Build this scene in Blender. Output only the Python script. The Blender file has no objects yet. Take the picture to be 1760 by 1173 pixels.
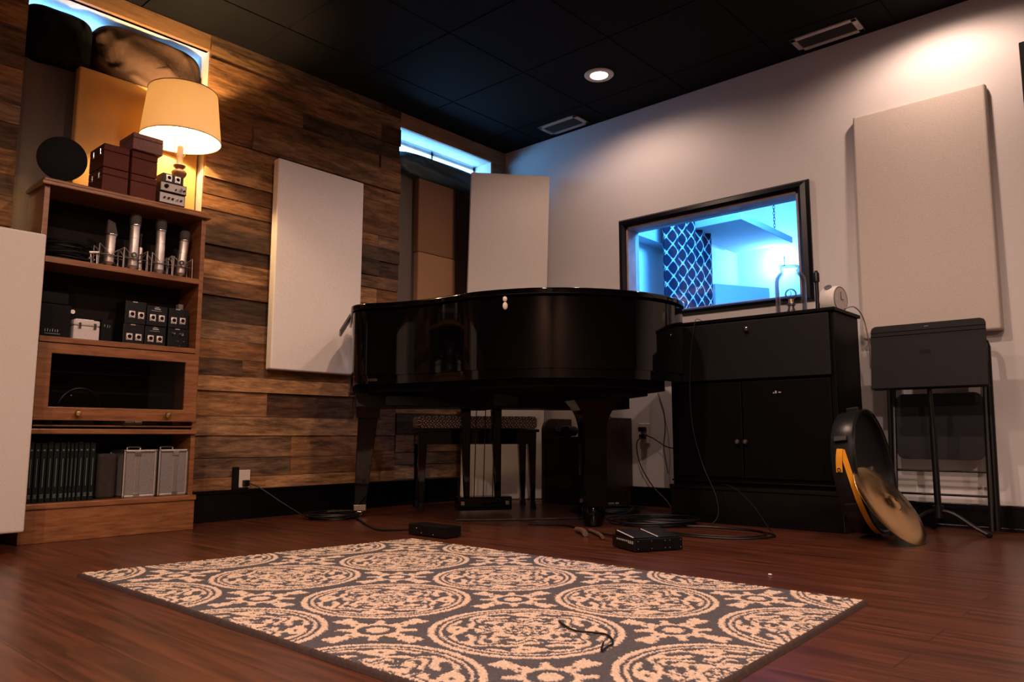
import bpy, bmesh, math, random
import numpy as np
from mathutils import Vector, Matrix
random.seed(7)
rnd = random.Random(11)
SC = bpy.context.scene
COL = SC.collection
PI = math.pi

# ------------------------------------------------------------------ camera
CAMLOC = (0, 0, .41)
cam_d = bpy.data.cameras.new('camera')
cam = bpy.data.objects.new('camera', cam_d)
COL.objects.link(cam)
SC.camera = cam
cam_d.sensor_width = 36.0
cam_d.lens = 1312.0 / 1760.0 * 36.0
cam_d.clip_start = .02
YAW, PIT = math.radians(48.05), math.radians(7.07)
cam.location = CAMLOC
cam.rotation_euler = (PI / 2 + PIT, 0, -YAW)

# ------------------------------------------------------------------ world, exposure
w = bpy.data.worlds.new('world')
SC.world = w
w.use_nodes = True
w.node_tree.nodes['Background'].inputs[0].default_value = (.25, .5, 1, 1)
w.node_tree.nodes['Background'].inputs[1].default_value = .02
SC.view_settings.view_transform = 'Standard'
SC.view_settings.look = 'None'
SC.view_settings.exposure = .75
SC.view_settings.gamma = 1.0
SC.view_settings.use_curve_mapping = False
SC.cycles.max_bounces = 8
SC.cycles.sample_clamp_indirect = 4.0
SC.cycles.use_denoising = True

H = 2.45
XW, YW = 3.95, 3.63           # white wall with the window, timber wall
# recessed lamps in the ceiling: x, y, watts, spot angle in degrees
DOWNLIGHTS = [(3.40, 2.39, 19, 168), (3.60, .76, 24, 165), (1.72, 1.55, 60, 165), (1.72, .1, 55, 165), (.2, 1.55, 55, 165),
              (.1, .0, 80, 165), (-1.9, -1.7, 330, 176)]
WARM = (1.0, .67, .52)
WINDOW_BLUE = (.17, .50, 1.0)
WINDOW_POWER = 15.0


def light(name, kind, loc, energy, color, size=.05, rot=None, angle=None, sizey=None, blend=.6):
    d = bpy.data.lights.new(name, kind)
    d.energy = energy
    d.color = color
    if kind in ('POINT', 'SPOT'):
        d.shadow_soft_size = size
    if kind == 'SPOT':
        d.spot_size = math.radians(angle)
        d.spot_blend = blend
    if kind == 'AREA':
        d.shape = 'RECTANGLE'
        d.size = size
        d.size_y = sizey or size
    o = bpy.data.objects.new(name, d)
    o.location = loc
    if rot:
        o.rotation_euler = rot
    COL.objects.link(o)
    return o


for (x, y, e, a) in DOWNLIGHTS:
    light('downlight_lamp', 'SPOT', (x, y, H - .012), e, WARM, .035, angle=a, blend=.5)
light('table_lamp_light', 'POINT', (1.52, 3.45, 1.90), 24.0, (1.0, .62, .27), .03)
# the control room behind the window has its own blue-white lamp ; the area light is an added fill without a fixture
light('control_room_lamp_light', 'POINT', (6.24, 2.60, 1.90), 12, (.14, .47, 1.0), .04)
light('control_room_fill', 'AREA', (4.75, 1.7, 2.30), 90, (.06, .37, 1.0), .9, rot=(math.radians(35), 0, 0), sizey=.6)

# ------------------------------------------------------------------ materials
_m = {}


def nodes_of(m):
    nt = m.node_tree
    return nt, nt.nodes, nt.links, nt.nodes['Principled BSDF']


def mat(name, col, rough=.5, metal=0.0, noise=0.0, nscale=60.0, bump=0.0, bscale=200.0, spec=None, coat=0.0, emit=None, estr=0.0):
    if name in _m:
        return _m[name]
    m = bpy.data.materials.new(name)
    m.use_nodes = True
    nt, N, L, P = nodes_of(m)
    P.inputs['Base Color'].default_value = (*col, 1)
    P.inputs['Roughness'].default_value = rough
    P.inputs['Metallic'].default_value = metal
    if spec is not None:
        P.inputs['Specular IOR Level'].default_value = spec
    if coat:
        P.inputs['Coat Weight'].default_value = coat
        P.inputs['Coat Roughness'].default_value = .04
    if emit:
        P.inputs['Emission Color'].default_value = (*emit, 1)
        P.inputs['Emission Strength'].default_value = estr
    tc = N.new('ShaderNodeTexCoord')
    if noise:
        t = N.new('ShaderNodeTexNoise')
        t.inputs['Scale'].default_value = nscale
        t.inputs['Detail'].default_value = 5
        L.new(tc.outputs['Object'], t.inputs['Vector'])
        r = N.new('ShaderNodeValToRGB')
        r.color_ramp.elements[0].position = .3
        r.color_ramp.elements[1].position = .7
        r.color_ramp.elements[0].color = (*[max(0, c * (1 - noise)) for c in col], 1)
        r.color_ramp.elements[1].color = (*[min(1, c * (1 + noise)) for c in col], 1)
        L.new(t.outputs['Fac'], r.inputs['Fac'])
        L.new(r.outputs['Color'], P.inputs['Base Color'])
    if bump:
        t = N.new('ShaderNodeTexNoise')
        t.inputs['Scale'].default_value = bscale
        t.inputs['Detail'].default_value = 3
        L.new(tc.outputs['Object'], t.inputs['Vector'])
        b = N.new('ShaderNodeBump')
        b.inputs['Strength'].default_value = bump
        b.inputs['Distance'].default_value = .004
        L.new(t.outputs['Fac'], b.inputs['Height'])
        L.new(b.outputs['Normal'], P.inputs['Normal'])
    _m[name] = m
    return m


def wood(name, c1, c2, scale=(1, 1, 1), rough=.45, tone=False, grain=14.0, coat=0.0, stain=0.0, spec=.5):
    """grain that follows the long axis; scale stretches the noise. tone: multiply by face attribute 'tone'"""
    m = bpy.data.materials.new(name)
    m.use_nodes = True
    nt, N, L, P = nodes_of(m)
    tc = N.new('ShaderNodeTexCoord')
    mp = N.new('ShaderNodeMapping')
    mp.inputs['Scale'].default_value = scale
    L.new(tc.outputs['Object'], mp.inputs['Vector'])
    vec = mp.outputs['Vector']
    if tone:   # shift the grain from board to board
        at = N.new('ShaderNodeAttribute')
        at.attribute_name = 'tone'
        ad = N.new('ShaderNodeVectorMath')
        ad.operation = 'MULTIPLY_ADD'
        L.new(at.outputs['Color'], ad.inputs[0])
        ad.inputs[1].default_value = (37, 53, 41)
        L.new(vec, ad.inputs[2])
        vec = ad.outputs[0]
    n1 = N.new('ShaderNodeTexNoise')
    n1.inputs['Scale'].default_value = grain
    n1.inputs['Detail'].default_value = 8
    n1.inputs['Roughness'].default_value = .65
    n1.inputs['Distortion'].default_value = .6
    L.new(vec, n1.inputs['Vector'])
    r = N.new('ShaderNodeValToRGB')
    r.color_ramp.elements[0].position = .32
    r.color_ramp.elements[1].position = .68
    r.color_ramp.elements[0].color = (*c1, 1)
    r.color_ramp.elements[1].color = (*c2, 1)
    L.new(n1.outputs['Fac'], r.inputs['Fac'])
    out = r.outputs['Color']
    if tone:
        mx = N.new('ShaderNodeMix')
        mx.data_type = 'RGBA'
        mx.blend_type = 'MULTIPLY'
        mx.inputs['Factor'].default_value = 1
        L.new(out, mx.inputs['A'])
        L.new(at.outputs['Color'], mx.inputs['B'])
        out = mx.outputs['Result']
    if stain:
        n2 = N.new('ShaderNodeTexNoise')
        n2.inputs['Scale'].default_value = grain * .35
        n2.inputs['Detail'].default_value = 6
        n2.inputs['Roughness'].default_value = .7
        L.new(vec, n2.inputs['Vector'])
        r2 = N.new('ShaderNodeValToRGB')
        r2.color_ramp.elements[0].position = .36
        r2.color_ramp.elements[1].position = .56
        r2.color_ramp.elements[0].color = (1 - stain, 1 - stain, 1 - stain, 1)
        r2.color_ramp.elements[1].color = (1, 1, 1, 1)
        L.new(n2.outputs['Fac'], r2.inputs['Fac'])
        mx2 = N.new('ShaderNodeMix')
        mx2.data_type = 'RGBA'
        mx2.blend_type = 'MULTIPLY'
        mx2.inputs['Factor'].default_value = 1
        L.new(out, mx2.inputs['A'])
        L.new(r2.outputs['Color'], mx2.inputs['B'])
        out = mx2.outputs['Result']
    L.new(out, P.inputs['Base Color'])
    P.inputs['Roughness'].default_value = rough
    P.inputs['Specular IOR Level'].default_value = spec
    if coat:
        P.inputs['Coat Weight'].default_value = coat
        P.inputs['Coat Roughness'].default_value = .12
    b = N.new('ShaderNodeBump')
    b.inputs['Strength'].default_value = .25
    b.inputs['Distance'].default_value = .002
    L.new(n1.outputs['Fac'], b.inputs['Height'])
    L.new(b.outputs['Normal'], P.inputs['Normal'])
    return m


def attr_mat(name, attr, rough=.9, bump=0.0, sheen=0.0):
    m = bpy.data.materials.new(name)
    m.use_nodes = True
    nt, N, L, P = nodes_of(m)
    at = N.new('ShaderNodeAttribute')
    at.attribute_name = attr
    L.new(at.outputs['Color'], P.inputs['Base Color'])
    P.inputs['Roughness'].default_value = rough
    P.inputs['Specular IOR Level'].default_value = .15
    if bump:
        tc = N.new('ShaderNodeTexCoord')
        t = N.new('ShaderNodeTexNoise')
        t.inputs['Scale'].default_value = 260
        L.new(tc.outputs['Object'], t.inputs['Vector'])
        b = N.new('ShaderNodeBump')
        b.inputs['Strength'].default_value = bump
        b.inputs['Distance'].default_value = .004
        L.new(t.outputs['Fac'], b.inputs['Height'])
        L.new(b.outputs['Normal'], P.inputs['Normal'])
    return m


def glass_mat(name, tint=(1, 1, 1), refl=.6, edge=None):
    """thin clear glass: see-through with fresnel reflections"""
    m = bpy.data.materials.new(name)
    m.use_nodes = True
    nt = m.node_tree
    N, L = nt.nodes, nt.links
    N.remove(N['Principled BSDF'])
    out = N['Material Output']
    tr = N.new('ShaderNodeBsdfTransparent')
    tr.inputs[0].default_value = (*tint, 1)
    gl = N.new('ShaderNodeBsdfGlossy')
    gl.inputs['Roughness'].default_value = .02
    fr = N.new('ShaderNodeLayerWeight')
    fr.inputs['Blend'].default_value = .25
    mu = N.new('ShaderNodeMath')
    mu.operation = 'MULTIPLY'
    mu.inputs[1].default_value = refl
    mx = N.new('ShaderNodeMixShader')
    if edge:
        rp = N.new('ShaderNodeValToRGB')
        rp.color_ramp.elements[0].position = .62
        rp.color_ramp.elements[1].position = 1.0
        rp.color_ramp.elements[0].color = (*tint, 1)
        rp.color_ramp.elements[1].color = (*edge, 1)
        L.new(fr.outputs['Facing'], rp.inputs['Fac'])
        L.new(rp.outputs['Color'], tr.inputs[0])
    L.new(fr.outputs['Fresnel'], mu.inputs[0])
    L.new(mu.outputs[0], mx.inputs[0])
    L.new(tr.outputs[0], mx.inputs[1])
    L.new(gl.outputs[0], mx.inputs[2])
    L.new(mx.outputs[0], out.inputs[0])
    return m


def emis(name, col, s):
    m = bpy.data.materials.new(name)
    m.use_nodes = True
    nt, N, L, P = nodes_of(m)
    P.inputs['Base Color'].default_value = (.8, .8, .8, 1)
    P.inputs['Emission Color'].default_value = (*col, 1)
    P.inputs['Emission Strength'].default_value = s
    return m


WHITE_WALL = mat('white_wall_paint', (.62, .60, .60), .85, bump=.15, bscale=90, noise=.06, nscale=500)
CEIL_BLACK = mat('black_ceiling_tile', (.0035, .0035, .0048), .9, spec=.15, noise=.3, nscale=220, bump=.4, bscale=260)
GRID_BLACK = mat('black_ceiling_grid', (.004, .004, .005), .6)
FABRIC = mat('oatmeal_acoustic_fabric', (.80, .74, .71), .95, noise=.16, nscale=420, bump=.4, bscale=420, spec=.1)
FABRIC_MID = mat('beige_acoustic_fabric', (.72, .66, .625), .95, noise=.16, nscale=420, bump=.4, bscale=420, spec=.1)
FABRIC_WARM = mat('cream_acoustic_fabric', (.55, .50, .46), .95, noise=.14, nscale=420, bump=.4, bscale=420, spec=.1)
FABRIC_TAN = mat('tan_burlap_fabric', (.36, .20, .11), .95, noise=.25, nscale=380, bump=.5, bscale=420, spec=.1)
FABRIC_GREY = mat('grey_brown_burlap_fabric', (.15, .12, .105), .95, noise=.3, nscale=380, bump=.5, bscale=420, spec=.1)
GLOSS_BLACK = mat('polished_black_lacquer', (.0012, .0012, .0014), .05, spec=.42)
SATIN_BLACK = mat('satin_black_paint', (.0028, .0028, .0032), .38, bump=.05, spec=.4)
MATTE_BLACK = mat('matte_black', (.003, .003, .0035), .8, bump=.2, spec=.2)
CABINET_BLACK = mat('black_cabinet_paint', (.0016, .0015, .0017), .5, noise=.4, nscale=90, bump=.12, bscale=120, spec=.1)
DESK_BLACK = mat('black_powder_coated_steel', (.0040, .0040, .0046), .6, spec=.25, noise=.25, nscale=400, bump=.1, bscale=400)
BASE_BLACK = mat('gloss_black_baseboard', (.0025, .0025, .003), .22, bump=.06, bscale=30, spec=.4)
CABLE = mat('black_cable_rubber', (.004, .004, .0045), .45, spec=.35)
CHROME = mat('chrome', (.75, .72, .70), .18, 1)
NICKEL = mat('satin_nickel', (.86, .79, .73), .42, .9, noise=.08, nscale=40)
ALU = mat('brushed_aluminium', (.62, .58, .55), .38, 1, noise=.1, nscale=90)
ALU_PAINT = mat('silver_painted_panel', (.52, .48, .46), .55, noise=.12, nscale=300)
ALU_SHEET = mat('grey_textured_case_sheet', (.22, .20, .20), .55, .3, noise=.3, nscale=420)
MESH_DARK = mat('dark_wire_mesh', (.055, .048, .045), .6, .3, noise=.5, nscale=700, bump=.6, bscale=700)
BRASS = mat('brass', (.75, .52, .26), .3, 1)
DULL_BRASS = mat('dull_brass', (.30, .24, .18), .4, 1)
CREAM_PLASTIC = mat('cream_plastic', (.60, .52, .44), .5, noise=.05)
WHITE_PLASTIC = mat('white_plastic', (.66, .64, .62), .45, noise=.04)
GREY_TEXT = mat('grey_print', (.35, .35, .35), .6)
LEATHER_RED = mat('oxblood_leatherette', (.085, .017, .009), .6, spec=.2, noise=.4, nscale=240, bump=.4, bscale=260)
LEATHER_TAUPE = mat('taupe_leatherette', (.19, .095, .085), .6, spec=.2, noise=.3, nscale=240, bump=.4, bscale=260)
BOOK_GREEN = mat('dark_green_bookcloth', (.0015, .005, .0048), .6, spec=.2, noise=.4, nscale=200, bump=.2)
GLASS = glass_mat('clear_glass', refl=.4)
GLASS_DOOR = glass_mat('door_glass', (.75, .75, .78), .8)
OAK = wood('golden_oak', (.13, .043, .014), (.30, .120, .042), (.8, .8, 7), .4, grain=9, coat=.15)
OAK_X = wood('golden_oak_rail', (.13, .043, .014), (.30, .120, .042), (.9, 7, 7), .4, grain=9, coat=.15)
DARK_INSIDE = mat('dark_brown_back_panel', (.008, .0045, .003), .8, noise=.3, nscale=30, spec=.2)  # near-black brown for the bookcase back
PLANK = wood('reclaimed_timber', (.36, .31, .28), (1.0, .95, .9), (1.1, 7, 7), .75, tone=True, grain=9, stain=.70, spec=.25)
PLY = wood('plywood_fascia', (.22, .105, .045), (.42, .24, .12), (.7, 5, 5), .65, grain=6, spec=.3)
MAHOGANY = wood('dark_mahogany', (.010, .003, .0025), (.032, .010, .008), (5, 5, .8), .4, grain=8, coat=.1)
CURTAIN_WOOD = wood('pale_window_lining', (.30, .22, .20), (.44, .34, .31), (1, 1, 1), .6, grain=8)


# ------------------------------------------------------------------ mesh helpers
class MB:
    """collects shapes and builds ONE mesh object"""

    def __init__(s, M=None):
        s.v, s.f, s.c = [], [], []
        s.M = M or Matrix()

    def add(s, verts, faces, M=None, tone=None):
        b = len(s.v)
        T = s.M @ M if M is not None else s.M
        for p in verts:
            s.v.append(tuple(T @ Vector(p)))
        for f in faces:
            s.f.append(tuple(b + i for i in f))
            s.c.append(tone)
        return s

    def box(s, x0, x1, y0, y1, z0, z1, M=None, tone=None):
        v = [(x0, y0, z0), (x1, y0, z0), (x1, y1, z0), (x0, y1, z0), (x0, y0, z1), (x1, y0, z1), (x1, y1, z1), (x0, y1, z1)]
        f = [(0, 3, 2, 1), (4, 5, 6, 7), (0, 1, 5, 4), (1, 2, 6, 5), (2, 3, 7, 6), (3, 0, 4, 7)]
        return s.add(v, f, M, tone)

    def taper(s, c0, h0, c1, h1, M=None):
        """box-like column from centre c0 (half sizes h0) up to c1 (half sizes h1)"""
        v = []
        for c, h in ((c0, h0), (c1, h1)):
            for sx, sy in ((-1, -1), (1, -1), (1, 1), (-1, 1)):
                v.append((c[0] + sx * h[0], c[1] + sy * h[1], c[2]))
        f = [(0, 3, 2, 1), (4, 5, 6, 7), (0, 1, 5, 4), (1, 2, 6, 5), (2, 3, 7, 6), (3, 0, 4, 7)]
        return s.add(v, f, M)

    def prism(s, poly, z0, z1, M=None):
        n = len(poly)
        v = [(p[0], p[1], z0) for p in poly] + [(p[0], p[1], z1) for p in poly]
        f = [tuple(reversed(range(n))), tuple(range(n, 2 * n))]
        f += [(i, (i + 1) % n, n + (i + 1) % n, n + i) for i in range(n)]
        return s.add(v, f, M)

    def lathe(s, prof, M=None, n=32, cap=True):
        """profile of (r, z) turned about z"""
        v, f = [], []
        for r, z in prof:
            for k in range(n):
                a = 2 * PI * k / n
                v.append((r * math.cos(a), r * math.sin(a), z))
        for j in range(len(prof) - 1):
            for k in range(n):
                k2 = (k + 1) % n
                f.append((j * n + k, j * n + k2, (j + 1) * n + k2, (j + 1) * n + k))
        if cap:
            if prof[0][0] > 1e-6:
                f.append(tuple(reversed(range(n))))
            if prof[-1][0] > 1e-6:
                f.append(tuple(range((len(prof) - 1) * n, len(prof) * n)))
        return s.add(v, f, M)

    def cyl(s, p0, p1, r, r1=None, n=16):
        p0, p1 = Vector(p0), Vector(p1)
        d = p1 - p0
        M = Matrix.Translation(p0) @ d.to_track_quat('Z', 'Y').to_matrix().to_4x4()
        return s.lathe([(r, 0), (r if r1 is None else r1, d.length)], M, n)

    def tube(s, pts, r, n=8, closed=False, smooth=0):
        P = [Vector(p) for p in pts]
        if smooth:
            P = crom(P, smooth, closed)
        m = len(P)
        v, f = [], []
        up = Vector((0, 0, 1))
        prev = None
        for i, p in enumerate(P):
            if closed:
                t = (P[(i + 1) % m] - P[i - 1])
            else:
                t = P[min(i + 1, m - 1)] - P[max(i - 1, 0)]
            t = t.normalized() if t.length > 1e-9 else Vector((1, 0, 0))
            if prev is None:
                a = up.cross(t)
                if a.length < .1:
                    a = Vector((1, 0, 0)).cross(t)
            else:
                a = prev - t * prev.dot(t)
                if a.length < 1e-6:
                    a = up.cross(t)
            a.normalize()
            prev = a
            b = t.cross(a)
            for k in range(n):
                th = 2 * PI * k / n
                v.append(p + (a * math.cos(th) + b * math.sin(th)) * r)
        for i in range(m if closed else m - 1):
            i2 = (i + 1) % m
            for k in range(n):
                k2 = (k + 1) % n
                f.append((i * n + k, i * n + k2, i2 * n + k2, i2 * n + k))
        if not closed:
            f.append(tuple(reversed(range(n))))
            f.append(tuple(range((m - 1) * n, m * n)))
        return s.add(v, f)

    def sphere(s, c, r, sz=(1, 1, 1), n=20, m=12):
        prof = []
        for j in range(m + 1):
            a = -PI / 2 + PI * j / m
            prof.append((max(r * math.cos(a), 1e-5), r * math.sin(a)))
        M = Matrix.Translation(Vector(c)) @ Matrix.Diagonal((sz[0], sz[1], sz[2], 1))
        return s.lathe(prof, M, n, cap=False)

    def build(s, name, material, parent=None, smooth=False, bevel=0.0, seg=2, loc=None, angle=35):
        me = bpy.data.meshes.new(name)
        off = Vector(loc) if loc is not None else Vector((0, 0, 0))
        me.from_pydata([tuple(Vector(p) - off) for p in s.v], [], s.f)
        me.update()
        bm = bmesh.new()
        bm.from_mesh(me)
        bmesh.ops.recalc_face_normals(bm, faces=bm.faces)
        bm.to_mesh(me)
        bm.free()
        if any(c is not None for c in s.c):
            at = me.attributes.new('tone', 'FLOAT_COLOR', 'FACE')
            arr = np.ones((len(s.f), 4), dtype=np.float32)
            for i, c in enumerate(s.c):
                if c is not None:
                    arr[i, :3] = c
            at.data.foreach_set('color', arr.ravel())
        me.materials.append(material)
        if smooth:
            me.shade_smooth()
            me.set_sharp_from_angle(angle=math.radians(angle))
        o = bpy.data.objects.new(name, me)
        o.location = off
        COL.objects.link(o)
        if parent is not None:
            o.parent = parent
            o.matrix_parent_inverse = Matrix()
            o.location = off
        if bevel:
            bv = o.modifiers.new('bevel', 'BEVEL')
            bv.width = bevel
            bv.segments = seg
            bv.limit_method = 'ANGLE'
            bv.angle_limit = math.radians(40)
        return o


def crom(P, k, closed=False):
    out = []
    m = len(P)
    rng = range(m if closed else m - 1)
    for i in rng:
        if closed:
            a, b, c, d = P[i - 1], P[i], P[(i + 1) % m], P[(i + 2) % m]
        else:
            a, b, c, d = P[max(i - 1, 0)], P[i], P[i + 1], P[min(i + 2, m - 1)]
        for j in range(k):
            t = j / k
            out.append(.5 * ((2 * b) + (c - a) * t + (2 * a - 5 * b + 4 * c - d) * t * t + (3 * b - a - 3 * c + d) * t ** 3))
    if not closed:
        out.append(P[-1])
    return out


def tag(o, label=None, cat=None, group=None, kind=None):
    if label:
        o['label'] = label
    if cat:
        o['category'] = cat
    if group:
        o['group'] = group
    if kind:
        o['kind'] = kind
    return o


def thing(name, label, cat, loc, rz=0.0, group=None):
    o = bpy.data.objects.new(name, None)
    o.empty_display_size = .1
    o.location = loc
    o.rotation_euler = (0, 0, rz)
    COL.objects.link(o)
    return tag(o, label, cat, group)


def copy_thing(o, parent=None):
    c = o.copy()
    COL.objects.link(c)
    if parent is not None:
        c.parent = parent
    for ch in list(o.children):
        copy_thing(ch, c)
    return c


def struct(name, mb, m, **kw):
    return tag(mb.build(name, m, **kw), kind='structure')


def rbox(x0, x1, y0, y1, z0, z1):
    return MB().box(x0, x1, y0, y1, z0, z1)


# ------------------------------------------------------------------ the room
# floor: boards running along y
def make_floor():
    m = bpy.data.materials.new('dark_laminate_floor')
    m.use_nodes = True
    nt, N, L, P = nodes_of(m)
    tc = N.new('ShaderNodeTexCoord')
    sw = N.new('ShaderNodeMapping')
    sw.inputs['Rotation'].default_value = (0, 0, PI / 2)
    L.new(tc.outputs['Object'], sw.inputs['Vector'])
    br = N.new('ShaderNodeTexBrick')
    br.offset = .37
    br.inputs['Color1'].default_value = (.0, .0, .0, 1)
    br.inputs['Color2'].default_value = (1, 1, 1, 1)
    br.inputs['Mortar'].default_value = (.5, .5, .5, 1)
    br.inputs['Scale'].default_value = 1
    br.inputs['Mortar Size'].default_value = .0012
    br.inputs['Mortar Smooth'].default_value = .3
    br.inputs['Brick Width'].default_value = 1.2
    br.inputs['Row Height'].default_value = .125
    L.new(sw.outputs['Vector'], br.inputs['Vector'])
    ma = N.new('ShaderNodeVectorMath')
    ma.operation = 'MULTIPLY_ADD'
    L.new(br.outputs['Color'], ma.inputs[0])
    ma.inputs[1].default_value = (3, 9, 0)
    sc = N.new('ShaderNodeMapping')
    sc.inputs['Scale'].default_value = (16, .9, 1)
    L.new(tc.outputs['Object'], sc.inputs['Vector'])
    L.new(sc.outputs['Vector'], ma.inputs[2])
    n = N.new('ShaderNodeTexNoise')
    n.inputs['Scale'].default_value = 2.6
    n.inputs['Detail'].default_value = 9
    n.inputs['Roughness'].default_value = .62
    n.inputs['Distortion'].default_value = .5
    L.new(ma.outputs[0], n.inputs['Vector'])
    r = N.new('ShaderNodeValToRGB')
    r.color_ramp.elements[0].position = .33
    r.color_ramp.elements[1].position = .70
    r.color_ramp.elements[0].color = (.030, .0085, .0048, 1)
    r.color_ramp.elements[1].color = (.135, .040, .019, 1)
    L.new(n.outputs['Fac'], r.inputs['Fac'])
    mx = N.new('ShaderNodeMix')
    mx.data_type = 'RGBA'
    mx.blend_type = 'MULTIPLY'
    L.new(br.outputs['Fac'], mx.inputs['Factor'])
    L.new(r.outputs['Color'], mx.inputs['A'])
    mx.inputs['B'].default_value = (.35, .3, .3, 1)
    L.new(mx.outputs['Result'], P.inputs['Base Color'])
    P.inputs['Roughness'].default_value = .30
    P.inputs['Specular IOR Level'].default_value = .45
    b = N.new('ShaderNodeBump')
    b.inputs['Strength'].default_value = .12
    b.inputs['Distance'].default_value = .002
    L.new(n.outputs['Fac'], b.inputs['Height'])
    L.new(b.outputs['Normal'], P.inputs['Normal'])
    return m


X0, Y0 = -2.8, -2.8
struct('floor', rbox(X0 - .1, XW + .12, Y0 - .1, YW + .4, -.06, 0), make_floor())

# ceiling: black tiles in a black grid (0.575 m)
cb = MB()
cb.box(X0 - .1, XW + .12, Y0 - .1, YW + .4, H + .006, H + .1)
ts = .575
i0 = 3.09 - 8 * ts
j0 = 2.115 - 7 * ts
for i in range(-3, 10):
    for j in range(-3, 11):
        xa, ya = i0 + i * ts, j0 + j * ts
        xb, yb = min(xa + ts, XW), min(ya + ts, YW)
        if xa < XW and ya < YW:
            cb.box(xa + .004, xb - .004, ya + .004, yb - .004, H - .0005, H + .007)
struct('ceiling', cb, CEIL_BLACK)

# timber wall: boards of random length, height and thickness with two window recesses
TONES = [(.23, .115, .050), (.30, .155, .068), (.17, .085, .040), (.11, .060, .034), (.36, .20, .092), (.15, .095, .060),
         (.20, .12, .068), (.26, .13, .055), (.075, .045, .028), (.40, .235, .115)]
RA = (.905, 1.712, 1.25, 2.362)     # recess behind the bookcase: x0, x1, z0, z1
RB = (2.968, 3.806, .95, 2.347)     # recess beside the corner


def planks(x0, x1, z0, z1, out):
    z = z0
    while z < z1 - .005:
        h = rnd.choice([.075, .085, .095, .11, .125])
        if z + h > z1 - .03:
            h = z1 - z
        x = x0 - (rnd.random() * .4 if x0 < -1 else 0)
        while x < x1 - .001:
            l = rnd.choice([.25, .4, .55, .7, .9, 1.1, 1.3])
            xe = x + l
            if xe > x1 - .12:
                xe = x1
            t = rnd.choice([.012, .016, .020, .024, .030])
            c = TONES[rnd.randrange(len(TONES))]
            k = rnd.uniform(1.0, 1.75)
            wob = .0015
            out.box(x + .001, xe - .001, YW - t, YW + .02, z + rnd.uniform(.0006, wob), z + h - .0008, tone=[a * k for a in c])
            x = xe
        z += h


pw = MB()
planks(X0, RA[0], 0, H, pw)
planks(RA[1], RB[0], .0, H, pw)
planks(RA[0], RA[1], 0, RA[2], pw)
planks(RB[0], RB[1], 0, RB[2], pw)
planks(RB[1], XW, 0, RB[3] - .2, pw)
struct('wall_left', pw, PLANK)
bk = MB()
bk.box(X0 - .1, RA[0] - .016, YW + .021, YW + .10, 0, H)
bk.box(RA[1] + .013, RB[0] - .016, YW + .021, YW + .10, 0, H)
bk.box(RA[0], RA[1], YW + .021, YW + .10, 0, RA[2] - .021)
bk.box(RB[0], RB[1], YW + .021, YW + .10, 0, RB[2] - .021)
bk.box(RB[1] + .013, XW + .1, YW + .021, YW + .10, 0, H)
bk.box(X0 - .1, XW + .12, YW + .021, YW + .10, RB[3] + .016, H)
struct('wall_left_backing', bk, MATTE_BLACK)
# plywood fascias over the recesses and the post in the corner
struct('trim_1', rbox(1.05 - .145, RA[1], YW - .022, YW + .02, RA[3], H - .003), PLY, bevel=.002)
struct('trim_2', rbox(RB[0], XW - .002, YW - .018, YW + .02, RB[3] + .001, H - .003), PLY, bevel=.002)
struct('trim_3', rbox(RB[1] + .012, XW - .002, YW - .012, YW + .02, 2.147, RB[3]), PLY, bevel=.002)

PANE = emis('daylit_window_pane', WINDOW_BLUE, WINDOW_POWER)
LINING = mat('white_recess_lining', (.62, .60, .58), .7, noise=.05)


def recess(n, R, depth, zsill):
    x0, x1, z0, z1 = R
    y1 = YW + depth
    b = MB()
    b.box(x0 - .015, x0, YW - .002, y1, z0, z1)
    b.box(x1, x1 + .012, YW - .006, y1, z0, z1)
    b.box(x0 - .015, x1 + .012, YW - .002, y1, z1, z1 + .015)
    b.box(x0 - .015, x1 + .012, YW - .002, y1, z0 - .02, z0)
    b.box(x0 - .015, x1 + .012, y1, y1 + .02, z0 - .02, zsill)
    b.box(x0 - .015, x1 + .012, y1 + .03, y1 + .05, z0 - .02, z1 + .015)
    o = struct('window_%d' % n, b, LINING)
    f = MB()
    f.box(x0, x1, y1 - .012, y1 + .02, zsill - .02, zsill + .012)
    f.box(x0, x1, y1 - .012, y1 + .02, z1 - .028, z1 - .006)
    f.box(x0, x0 + .02, y1 - .012, y1 + .02, zsill, z1)
    f.box(x1 - .02, x1, y1 - .012, y1 + .02, zsill, z1)
    f.box((x0 + x1) / 2 - .01, (x0 + x1) / 2 + .01, y1 - .012, y1 + .02, zsill, z1)
    f.build('window_frame', LINING, o)
    rbox(x0 + .02, x1 - .02, y1 - .016, y1 - .012, zsill - .01, zsill + .014).build('sash_rail', MATTE_BLACK, o)
    rbox(x0, x1, y1 + .012, y1 + .018, zsill, z1).build('window_pane', PANE, o)
    return o


recess(1, RA, .24, 2.20)
recess(2, RB, .165, 2.235)

# white wall with the control room window
WY0, WY1, WZ0, WZ1 = 1.50, 2.585, 1.135, 1.705     # clear opening
wb = MB()
wt = XW + .12
wb.box(XW, wt, WY1, YW + .4, 0, H)
wb.box(XW, wt, Y0 - .1, WY0, 0, H)
wb.box(XW, wt, WY0, WY1, 0, WZ0)
wb.box(XW, wt, WY0, WY1, WZ1, H)
struct('wall_right', wb, WHITE_WALL)
bb = MB()
bb.box(X0 - .1, X0, Y0 - .1, YW + .2, 0, H)
DARKWALL = mat('dark_panelled_wall', (.10, .065, .045), .85, noise=.2, nscale=12)
struct('wall_back', bb, DARKWALL)
struct('wall_front', rbox(X0 - .1, XW + .1, Y0 - .1, Y0, 0, H), DARKWALL)

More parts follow.
